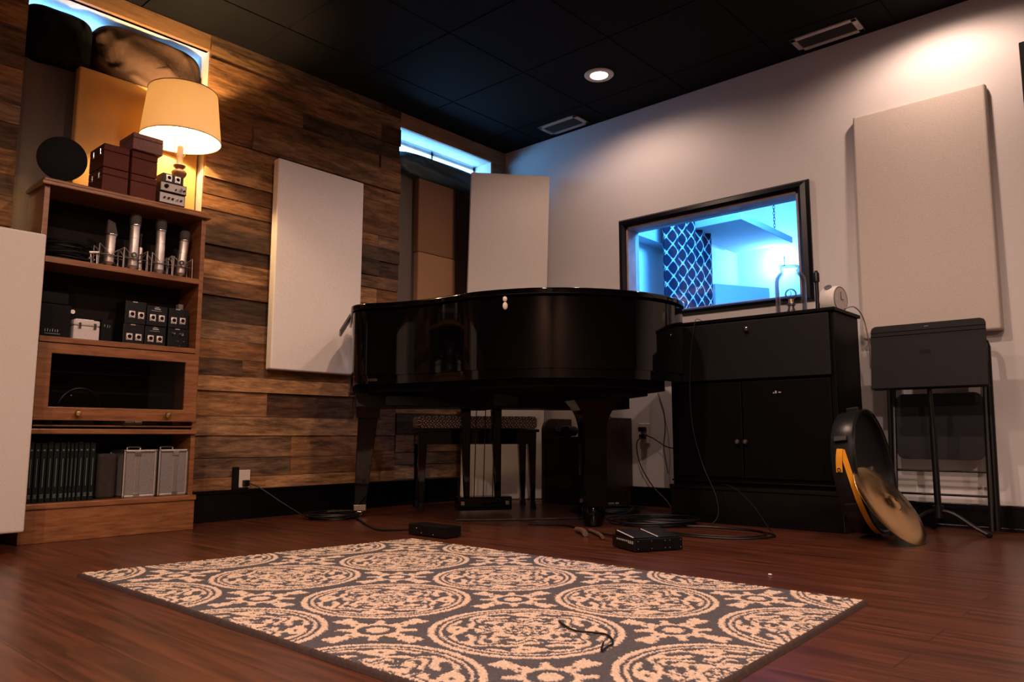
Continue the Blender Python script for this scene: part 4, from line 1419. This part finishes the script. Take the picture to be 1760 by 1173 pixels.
MB(Rc).lathe([(.055, .0366), (.0585, .0372), (.0600, .034)], n=48, cap=False).build('dial_ring', mat('grey_button', (.12, .12, .12), .4), ck2, smooth=True)
MB(Rc).box(-.001, .001, 0, .035, .0375, .039).box(0, .022, -.001, .001, .0375, .039).build('hand', SATIN_BLACK, ck2)
MB(Matrix.Translation((-.036, .010, .122)) @ Matrix.Rotation(-.75, 4, 'Y')).lathe([(.017, -.004), (.017, .001), (.008, .0015), (.008, -.0005), (.0001, -.0005)], n=24, cap=False).build('button', mat('grey_button', (.12, .12, .12), .4), ck2)

# ------------------------------------------------------------------ music stand
ms = thing('music_stand', 'black orchestra music stand with solid steel desk before the white wall', 'music stand', (3.665, .855, 0))
MSM = Matrix.Translation((-3.665, -.855, 0))
dk = MB(MSM)
yl, yr = 1.083, .632
tiltd = .045
Md = Matrix.Translation((3.60, (yl + yr) / 2, .616)) @ Matrix.Rotation(math.radians(8), 4, 'Y')
hw = (yl - yr) / 2
cr = .02
pl = [(-hw, 0), (hw, 0), (hw, .285 - cr), (hw - cr * .3, .285 - cr * .3), (hw - cr, .285), (-hw + cr, .285), (-hw + cr * .3, .285 - cr * .3), (-hw, .285 - cr)]
dk.add([(0, p[0], p[1]) for p in pl] + [(.004, p[0], p[1]) for p in pl], [tuple(range(8)), tuple(range(15, 7, -1))] + [(i, (i + 1) % 8, 8 + (i + 1) % 8, 8 + i) for i in range(8)], Md)
dk.box(-.004, 0, -hw, hw, .236, .239, Md)
dk.box(-.0035, 0, -hw, hw, .254, .256, Md)
dk.box(.0, .048, -hw, hw, 0.0, .004, Md)
desk = dk.build('desk', DESK_BLACK, ms, bevel=.001)
MB(MSM).box(-.0012, -.0002, -.010, .006, .268, .2695, Md).build('print_mark', GREY_TEXT, desk)
MB(MSM).cyl((3.665, .862, .10), (3.665, .862, .45), .0135).cyl((3.665, .862, .45), (3.645, .862, .74), .0105).box(3.62, 3.66, .84, .885, .70, .78).build('pole', SATIN_BLACK, ms, smooth=True)
MB(MSM).cyl((3.665, .862, .065), (3.665, .862, .115), .022).build('hub', SATIN_BLACK, ms, smooth=True)
for k, a in enumerate((math.radians(-100), math.radians(20), math.radians(140))):
    e = Vector((3.665 + .19 * math.cos(a), .862 + .19 * math.sin(a), .010))
    lg = MB(MSM).tube([(3.665, .862, .095), (3.665 + .06 * math.cos(a), .862 + .06 * math.sin(a), .085), (3.665 + .14 * math.cos(a), .862 + .14 * math.sin(a), .035), e], .009, 8, smooth=4).build('leg', SATIN_BLACK, ms, smooth=True)
    MB(MSM).sphere(e, .012, (1, 1, .8)).build('rubber_foot', MATTE_BLACK, lg, smooth=True)

# folded chair leaning on the wall ------------------------------------------
fc = thing('folding_chair', 'folded black steel chair leaning on the wall behind the music stand', 'chair', (3.84, .87, 0))
FM = Matrix.Translation((-3.84, -.87, 0))


def tz(y, z):      # leaning plane: x grows with height
    return (3.795 + .085 * z / .95, y, z)


fr_ = MB(FM)
for yy in (1.078, .672):
    fr_.tube([tz(yy, .012), tz(yy, .40), tz(yy, .80)], .0125, 10)
fr_.tube([tz(1.078, .80), (3.872, 1.03, .835), (3.872, .72, .835), tz(.672, .80)], .0115, 10, smooth=4)
fr_.build('frame', SATIN_BLACK, fc, smooth=True)
for yy in (1.060, .690):
    MB(FM).tube([(3.770, yy, .012), (3.835, yy, .55), (3.85, yy, .62)], .0105, 8).build('rear_leg', SATIN_BLACK, fc, smooth=True)
MB(FM).cyl(tz(1.07, .255), tz(.68, .255), .005).build('crossbar', SATIN_BLACK, fc, smooth=True)
MB(FM).cyl(tz(1.07, .152), tz(.68, .152), .005).build('crossbar', SATIN_BLACK, fc, smooth=True)
sp = []
for (cy, cz, a0) in ((.88 + .155, .34, PI), (.88 - .155, .34, 0),):
    pass
r_ = .035
y0_, y1_, z0_, z1_ = .700, 1.052, .305, .60
seatp = []
for (cy, cz, s0) in ((y1_ - r_, z1_ - r_, 0), (y0_ + r_, z1_ - r_, PI / 2), (y0_ + r_, z0_ + r_, PI), (y1_ - r_, z0_ + r_, 3 * PI / 2)):
    for k in range(7):
        a = s0 + PI / 2 * k / 6
        seatp.append((cy + r_ * math.cos(a), cz + r_ * math.sin(a)))
vs = [tz(p[0], p[1]) for p in seatp]
nn_ = len(vs)
MB(FM).add([(v[0] - .012, v[1], v[2]) for v in vs] + [(v[0] + .004, v[1], v[2]) for v in vs],
           [tuple(range(nn_)), tuple(range(2 * nn_ - 1, nn_ - 1, -1))] + [(i, (i + 1) % nn_, nn_ + (i + 1) % nn_, nn_ + i) for i in range(nn_)]).build(
    'seat', mat('black_vinyl_seat', (.009, .009, .013), .5, spec=.25, noise=.2, nscale=200, bump=.1), fc, bevel=.002)

# drum, strap and cymbal ----------------------------------------------------
dc = Vector((3.40, 1.022, .267))
dax = Vector((0.02, -.99, .12)).normalized()       # drum axis, open head faces this way
Mq = Matrix.Translation(dc) @ dax.to_track_quat('Z', 'Y').to_matrix().to_4x4()
dr_ = thing('drum', 'black round drum standing on edge against the cabinet side', 'drum', tuple(dc))
DM = Matrix.Translation(-dc) @ Mq
MB(DM).lathe([(.248, -.095), (.253, -.090), (.253, -.002), (.249, 0), (.243, -.004), (.241, -.08), (.0001, -.084), ], n=64, cap=False).build('shell', mat('black_drum_shell', (.010, .010, .011), .30, bump=.1, bscale=18), dr_, smooth=True, angle=50)
MB(DM).lathe([(.248, -.004), (.253, .004), (.258, .002), (.258, -.008)], n=64, cap=False).build('hoop', mat('dark_hoop', (.02, .02, .02), .2, .5), dr_, smooth=True)
MB(DM).lathe([(.0001, -.020), (.242, -.019)], n=64, cap=False).build('drum_head', mat('dark_drum_head', (.006, .006, .007), .35), dr_)
MB(DM).cyl((0, 0, -.019), (0, 0, -.008), .018).build('head_boss', mat('dark_steel_boss', (.12, .12, .12), .4, .8), dr_, smooth=True)
for k in range(6):
    a = 2 * PI * k / 6 + .5
    MB(DM).box(-.010, .010, -.012, .012, -.075, -.025, Matrix.Rotation(a, 4, 'Z') @ Matrix.Translation((.259, 0, 0))).build('lug', SATIN_BLACK, dr_, bevel=.002)
# yellow strap hanging over the left of the drum
st = MB()


def ribbon(b, pts, wv, th=.003):
    P = crom([Vector(p) for p in pts], 6)
    wv = Vector(wv)
    n_ = len(P)
    v = []
    for p in P:
        v += [p - wv, p + wv]
    for p in P:
        v += [p - wv + Vector((-th, 0, 0)), p + wv + Vector((-th, 0, 0))]
    f = []
    for i in range(n_ - 1):
        f += [(2 * i, 2 * i + 1, 2 * i + 3, 2 * i + 2), (2 * n_ + 2 * i, 2 * n_ + 2 * i + 2, 2 * n_ + 2 * i + 3, 2 * n_ + 2 * i + 1),
              (2 * i, 2 * i + 2, 2 * n_ + 2 * i + 2, 2 * n_ + 2 * i), (2 * i + 1, 2 * n_ + 2 * i + 1, 2 * n_ + 2 * i + 3, 2 * i + 3)]
    f += [(0, 2 * n_, 2 * n_ + 1, 1), (2 * n_ - 2, 2 * n_ - 1, 4 * n_ - 1, 4 * n_ - 2)]
    b.add(v, f)


sy = mat('yellow_webbing', (.72, .30, .004), .7, noise=.1, nscale=300)
STRAP_X = 3.156
tstrap = thing('yellow_strap', 'yellow webbing strap hanging on the left side of the black drum', 'strap', (STRAP_X, 1.07, .355))
TS = Matrix.Translation((-STRAP_X, -1.07, -.355))
st.M = TS
b_ = MB(TS)
ribbon(b_, [(3.158, 1.074, .356), (3.147, 1.055, .300), (3.143, 1.030, .215), (3.160, 1.013, .140), (3.225, 1.002, .064), (3.30, .995, .02)], (0, .011, 0))
b_.build('strap_tail', sy, tstrap)
b_ = MB(TS)
ribbon(b_, [(3.154, 1.080, .358), (3.142, 1.081, .32), (3.140, 1.081, .266)], (0, .012, 0))
b_.build('strap_end', sy, tstrap)
MB(TS @ Matrix.Translation((3.135, 1.081, .276)) @ Matrix.Rotation(PI / 2, 4, 'Y')).lathe([(.004, -.002), (.008, -.002), (.008, .002), (.004, .002), (.004, -.002)], n=20, cap=False).build('eyelet', CHROME, tstrap, smooth=True)

# cymbal --------------------------------------------------------------------
Fv = Vector((math.sin(YAW) * math.cos(PIT), math.cos(YAW) * math.cos(PIT), math.sin(PIT)))
cyc = Vector((3.215, .922, .146))
cn = Vector((.275, -.92, .52))      # leaning back on the drum, face up and to the right
cn = Vector((-.11, -.79, .60)).normalized()
t = thing('cymbal', 'bronze cymbal leaning against the front of the black drum', 'cymbal', tuple(cyc))
CMm = cn.to_track_quat('Z', 'Y').to_matrix().to_4x4()
cm = bpy.data.materials.new('turned_bronze')
cm.use_nodes = True
nt, N, L, P = nodes_of(cm)
P.inputs['Base Color'].default_value = (.62, .40, .19, 1)
P.inputs['Metallic'].default_value = 1
P.inputs['Roughness'].default_value = .24
P.inputs['Anisotropic'].default_value = .85
tg = N.new('ShaderNodeTangent')
tg.direction_type = 'RADIAL'
tg.axis = 'Z'
L.new(tg.outputs[0], P.inputs['Tangent'])
MB().lathe([(.176, -.004), (.174, -.002), (.12, .005), (.045, .010), (.036, .018), (.020, .026), (.006, .028), (.006, .026), (.019, .024), (.034, .016), (.044, .008), (.12, .003), (.175, -.0045)], n=96, cap=False)
cyo = MB().lathe([(.176, -.004), (.174, -.002), (.12, .005), (.045, .010), (.036, .018), (.020, .026), (.006, .028), (.006, .026), (.019, .024), (.034, .016), (.044, .008), (.12, .003), (.175, -.0045)], n=96, cap=False).build('cymbal_plate', cm, t, smooth=True, angle=60)
cyo.rotation_mode = 'QUATERNION'
cyo.rotation_quaternion = cn.to_track_quat('Z', 'Y')

# ------------------------------------------------------------------ outlets and cords
t = thing('wall_outlet', 'cream wall outlet with two black plugs low on the white wall', 'outlet', (XW, 2.482, .423))
MB().box(-.008, -.001, -.036, .036, -.060, .060).build('cover_plate', CREAM_PLASTIC, t, bevel=.003)
MB().box(-.045, -.008, -.018, .020, .010, .038).build('plug', SATIN_BLACK, t, bevel=.004)
MB().box(-.040, -.008, -.016, .018, -.032, -.006).build('plug', SATIN_BLACK, t, bevel=.004)
t = thing('wall_outlet', 'outlet box with black plug low on the timber wall', 'outlet', (1.985, YW - .031, .195))
MB().box(-.030, .030, -.020, -.001, -.042, .045).build('cover_plate', CREAM_PLASTIC, t, bevel=.003)
MB().box(-.060, -.032, -.022, -.001, -.055, .06).build('side_bracket', MATTE_BLACK, t, bevel=.002)
MB().box(-.014, .016, -.045, -.020, -.035, -.005).build('plug', SATIN_BLACK, t, bevel=.004)


OUT_WOOD = t
OUT_WHITE = bpy.data.objects['wall_outlet']


def outlet_cord(parent, pts, r=.003):
    return MB(Matrix.Translation(-parent.location)).tube(pts, r, 8, smooth=6).build('cord', CABLE, parent, smooth=True)


def cord(name, label, pts, r=.003, sm=6, cat='cable', m=CABLE):
    return tag(MB().tube(pts, r, 8, smooth=sm).build(name, m, smooth=True), label, cat)


outlet_cord(OUT_WOOD, [(1.99, 3.545, .175), (2.03, 3.50, .15), (2.12, 3.42, .07), (2.22, 3.36, .004), (2.33, 3.33, .004), (2.42, 3.36, .004)])
outlet_cord(OUT_WHITE, [(3.915, 2.482, .445), (3.88, 2.46, .425), (3.84, 2.36, .395), (3.76, 2.21, .345), (3.71, 2.05, .34)], .0035)
outlet_cord(OUT_WHITE, [(3.918, 2.482, .405), (3.885, 2.50, .36), (3.875, 2.47, .24), (3.86, 2.38, .12), (3.84, 2.29, .055), (3.80, 2.22, .004), (3.72, 2.16, .004)], .0035)
cord('hanging_cord', 'thin black cord hanging on the white wall beside the cabinet left edge', [(3.94, 2.38, .66), (3.925, 2.335, .55), (3.91, 2.32, .44), (3.90, 2.325, .34), (3.83, 2.26, .20)], .003)
cord('hanging_cord', 'thin grey cord hanging down the drop front of the black cabinet', [(3.42, 1.80, .972), (3.352, 1.80, .975), (3.348, 1.815, .92), (3.350, 1.835, .80), (3.350, 1.845, .60), (3.350, 1.83, .42), (3.345, 1.78, .26), (3.335, 1.72, .14), (3.32, 1.70, .05), (3.28, 1.72, .004), (3.2, 1.75, .004)],
     .0018, m=mat('grey_cord', (.018, .018, .018), .5))
cord('hanging_cord', 'white clock cord curving off the right end of the cabinet', [(3.60, 1.18, .99), (3.64, 1.15, 1.0), (3.70, 1.135, .965), (3.735, 1.13, .90), (3.75, 1.125, .82), (3.745, 1.125, .72)], .003, m=mat('beige_cord', (.30, .25, .22), .5))
cord('floor_cable', 'black cable from the piano leg to the small floor box', [(2.36, 3.18, .005), (2.30, 3.05, .005), (2.20, 2.86, .005), (2.13, 2.68, .005), (2.165, 2.495, .018)], .0045)


def floor_coil(label, cx, cy, rx, ry, n_, seed, r=.0035, rot=0.0, stack=.0028):
    rr = random.Random(seed)
    b = MB()
    for k in range(n_):
        a_, b__ = rx * rr.uniform(.72, 1.08), ry * rr.uniform(.72, 1.08)
        ox, oy = rr.uniform(-.03, .03), rr.uniform(-.03, .03)
        ph = rr.uniform(0, 6)
        pts = []
        for i in range(36):
            a = 2 * PI * i / 36
            x, y = a_ * math.cos(a) + ox, b__ * math.sin(a) + oy
            pts.append((cx + x * math.cos(rot) - y * math.sin(rot), cy + x * math.sin(rot) + y * math.cos(rot), r + .001 + k * stack + .0012 * math.sin(3 * a + ph)))
        b.tube(pts, r, 6, closed=True)
    return tag(b.build('cable_coil', CABLE, smooth=True), label, 'cable')


floor_coil('flat coil of black cable on the floor left of the piano treble leg', 2.30, 3.27, .13, .13, 9, 3)
floor_coil('tangle of black cables on the floor before the cabinet left side', 3.16, 1.93, .16, .20, 10, 5, rot=.5)
floor_coil('loose black cable ring on the floor in front of the cabinet', 3.02, 1.60, .17, .26, 2, 6, rot=.15)
floor_coil('coil of black cable on the floor between piano tail leg and wall', 3.45, 2.42, .15, .20, 9, 7, rot=.8)
cord('floor_cable', 'black cable running along the floor under the piano tail', [(2.62, 2.72, .005), (2.80, 2.55, .005), (3.0, 2.38, .006), (3.15, 2.25, .006), (3.30, 2.20, .02), (3.45, 2.25, .035)], .0045)
cord('floor_cable', 'black cable running from the tail leg cup toward the two-pedal box', [(2.74, 2.36, .005), (2.80, 2.18, .005), (2.70, 2.02, .006), (2.66, 1.88, .006), (2.50, 1.64, .02)], .0045)
cord('floor_cable', 'thin cord arching from the cabinet front to the floor', [(3.352, 1.70, .185), (3.33, 1.62, .170), (3.30, 1.52, .10), (3.28, 1.44, .006), (3.22, 1.40, .004)], .0022)
tag(MB().cyl((3.36, 2.345, .055), (3.385, 2.325, .055), .007).cyl((3.39, 2.32, .055), (3.405, 2.308, .055), .007).build('jack_plug', CHROME, smooth=True), 'shiny metal jack plug lying on the cables behind the tail leg', 'plug')
tag(MB().tube([(2.66, 2.02, .012), (2.62, 1.96, .016), (2.56, 1.90, .013)], .012, 10, smooth=4).tube([(2.70, 1.98, .010), (2.60, 1.86, .012), (2.54, 1.80, .010)], .007, 8, smooth=4)
    .build('twisted_cloth', mat('brown_cloth', (.10, .055, .035), .7, noise=.4, nscale=60), smooth=True), 'small brown twisted cloth on the floor at the foot of the tail leg', 'cloth')

# floor boxes -----------------------------------------------------------------
t = thing('pedal_box', 'long low black box on the floor left of the piano pedals', 'pedal', (2.177, 2.386, 0), math.radians(1))
rbox(-.044, .044, -.111, .111, .004, .046).build('casing', SATIN_BLACK, t, bevel=.002)
sc_ = MB()
for yy, zz in ((-.04, .012), (.03, .014), (.06, .032)):
    sc_.sphere((-.0445, yy, zz), .0022)
sc_.build('screw', CHROME, t)
MB().box(-.03, .03, -.09, .09, 0, .004).build('rubber_foot', MATTE_BLACK, t)
t = thing('pedal_box', 'black two-pedal floor box beside the rug with pale edge strips', 'pedal', (2.463, 1.548, 0), math.atan2(-.090, .174))
rbox(-.098, .098, -.082, .086, .004, .046).build('casing', SATIN_BLACK, t, bevel=.002)
for k, xx in enumerate((-.05, .05)):
    p_ = MB().add([(xx - .044, -.07, .047), (xx + .044, -.07, .047), (xx + .044, .07, .047), (xx - .044, .07, .047), (xx - .044, -.07, .050), (xx + .044, -.07, .050), (xx + .044, .07, .066), (xx - .044, .07, .066)],
                  [(0, 3, 2, 1), (4, 5, 6, 7), (0, 1, 5, 4), (1, 2, 6, 5), (2, 3, 7, 6), (3, 0, 4, 7)]).build('pedal', SATIN_BLACK, t, bevel=.002)
    MB().box(xx - .046, xx - .043, -.06, .06, .056, .0585, Matrix.Rotation(.11, 4, 'X')).build('edge_strip', WHITE_PLASTIC, p_)
mk = MB()
for i in range(9):
    mk.box(-.0988, -.098, -.07 + i * .014, -.062 + i * .014, .032 - (.004 if i < 3 else 0), .038)
mk.build('print_mark', GREY_TEXT, t)
sc_ = MB()
for xx in (-.085, -.03, .025, .045, .09):
    for zz in (.012, .038):
        sc_.sphere((xx, -.0825, zz), .0018)
sc_.build('screw', mat('dull_screw', (.25, .25, .25), .4, .8), t)
MB().box(-.08, .08, -.07, .07, 0, .004).build('rubber_foot', MATTE_BLACK, t)
tag(MB().sphere((2.235, .985, .003), .004, (1, 1.6, .7)).build('paper_scrap', WHITE_PLASTIC), 'tiny white scrap lying on the floor right of the rug', 'scrap')
tag(MB().tube([(3.62, 3.075, .005), (3.66, 3.07, .012), (3.68, 3.05, .004)], .005, 8, smooth=3).build('brass_clip', BRASS, smooth=True), 'small brass clip on the floor left of the mahogany stand', 'clip')

# ------------------------------------------------------------------ rug
def rug():
    P1, P2, P3, P4 = Vector((.858, 2.487)), Vector((2.022, 2.342)), Vector((2.017, .642)), Vector((.855, .600))
    nu, nv = 400, 600
    u = np.linspace(0, 1, nu + 1)
    v = np.linspace(0, 1, nv + 1)
    Ug, Vg = np.meshgrid(u, v)
    # v=0 at the near-right edge (P4-P3), v=1 at P1-P2
    X = (1 - Vg) * ((1 - Ug) * P4.x + Ug * P3.x) + Vg * ((1 - Ug) * P1.x + Ug * P2.x)
    Y = (1 - Vg) * ((1 - Ug) * P4.y + Ug * P3.y) + Vg * ((1 - Ug) * P1.y + Ug * P2.y)
    rs = np.random.RandomState(3)
    jit = rs.normal(0, .0014, Ug.shape)
    jit2 = rs.normal(0, .0014, Ug.shape)
    W_, L__ = 1.162, 1.78
    a = Ug * W_ + jit
    b = Vg * L__ + jit2
    su, sv = .353 * W_, .2485 * L__
    ou, ov = .328 * W_, .002 * L__
    # nearest medallion centre
    cu = (a - ou) / su
    cv = (b - ov) / sv
    du = (cu - np.round(cu)) * su
    dv = (cv - np.round(cv)) * sv
    r = np.hypot(du, dv)
    th = np.arctan2(dv, du)
    Lt = np.zeros_like(r, bool)
    R = .199
    Lt |= (r < R) & (r > R - .0135)
    Lt |= (r < R - .0215) & (r > R - .0285)
    inner = r < R - .036
    q = r / (R - .036)
    f = np.cos(8 * th) * np.cos(q * 21 + .6) + .9 * np.cos(4 * th + q * 17) * np.cos(4 * th - q * 17 + .9) + .75 * np.cos(16 * th + 1.2) * np.cos(q * 33)
    f += .5 * np.cos(12 * th + 8 * q) * np.cos(q * 27 + 1)
    lace = f > .0
    wave = .60 + .15 * np.cos(4 * th) + .05 * np.cos(12 * th)
    band = (np.abs(q - wave) < .035) & (np.cos(8 * th + 1) > -.75)
    bandd = np.abs(np.abs(q - wave) - .072) < .028
    lace = (lace & ~bandd) | band
    core = (q < .30)
    lace = np.where(core, (np.cos(8 * th) * np.cos(q * 40) > .1) | (q < .05), lace)
    ringc = np.abs(q - .33) < .03
    lace = lace | ringc
    Lt |= inner & lace
    # filler motif between the medallions
    du2 = (cu - np.floor(cu) - .5) * su
    dv2 = (cv - np.floor(cv) - .5) * sv
    r2 = np.hypot(du2, dv2)
    th2 = np.arctan2(dv2, du2)
    fil = (r2 < .022) | ((r2 > .040) & (r2 < .056 + .006 * np.cos(8 * th2)))
    ax = np.minimum(np.abs(du2), np.abs(dv2))
    al = np.maximum(np.abs(du2), np.abs(dv2))
    w_ = .010 + .008 * np.cos((al - .060) * 2 * np.pi / .055) ** 2
    arm = (al > .05) & (al < .118) & (ax < w_) & ~((ax < .004) & (al > .052) & (al < .07))
    tip = (al > .098) & (al < .122) & (np.abs(ax - .012) < .008)
    leaf = (np.abs(np.abs(du2) - np.abs(dv2)) < .012) & (r2 > .05) & (r2 < .080)
    fil = (fil | arm | tip | leaf) & (r > R + .008)
    Lt |= fil
    # binding
    edge = np.minimum(np.minimum(Ug * W_, (1 - Ug) * W_), np.minimum(Vg * L__, (1 - Vg) * L__))
    col = np.zeros(Ug.shape + (4,), np.float32)
    nz = rs.normal(1, .11, Ug.shape)
    for c, (cd, cl) in enumerate((((.082, .62)), ((.076, .475)), ((.086, .37)))):
        col[..., c] = np.where(Lt, cl, cd) * nz
    bind = edge < .010
    for c, k in enumerate((.060, .040, .036)):
        col[..., c] = np.where(bind, k * nz, col[..., c])
    col[..., 3] = 1
    Z = .0105 + rs.normal(0, .0006, Ug.shape) + np.where(Lt, .0009, 0)
    Z = np.where(edge < .004, .006, Z)
    Z = np.where(edge < 1e-6, .0005, Z)
    V3 = np.stack([X, Y, Z], -1).reshape(-1, 3)
    idx = np.arange((nu + 1) * (nv + 1)).reshape(nv + 1, nu + 1)
    F = np.stack([idx[:-1, :-1], idx[:-1, 1:], idx[1:, 1:], idx[1:, :-1]], -1).reshape(-1, 4)
    me = bpy.data.meshes.new('area_rug')
    me.vertices.add(len(V3))
    me.vertices.foreach_set('co', V3.astype(np.float32).ravel())
    me.loops.add(F.size)
    me.loops.foreach_set('vertex_index', F.astype(np.int32).ravel())
    me.polygons.add(len(F))
    me.polygons.foreach_set('loop_start', np.arange(0, F.size, 4, dtype=np.int32))
    me.update(calc_edges=True)
    me.validate()
    at = me.attributes.new('pile', 'FLOAT_COLOR', 'POINT')
    at.data.foreach_set('color', np.clip(col, 0, 1).reshape(-1))
    me.materials.append(attr_mat('tufted_wool', 'pile', .95))
    o = bpy.data.objects.new('area_rug', me)
    COL.objects.link(o)
    tag(o, 'grey area rug with cream medallion pattern on the dark wood floor', 'rug')


rug()
cord('frayed_string', 'short frayed black string lying on the rug', [(1.330, 1.06, .0145), (1.292, .993, .0145), (1.301, .956, .0145), (1.309, .926, .0145), (1.289, .896, .0145), (1.259, .873, .0145), (1.239, .870, .0145), (1.209, .863, .0145), (1.254, .891, .0145)], .0022)
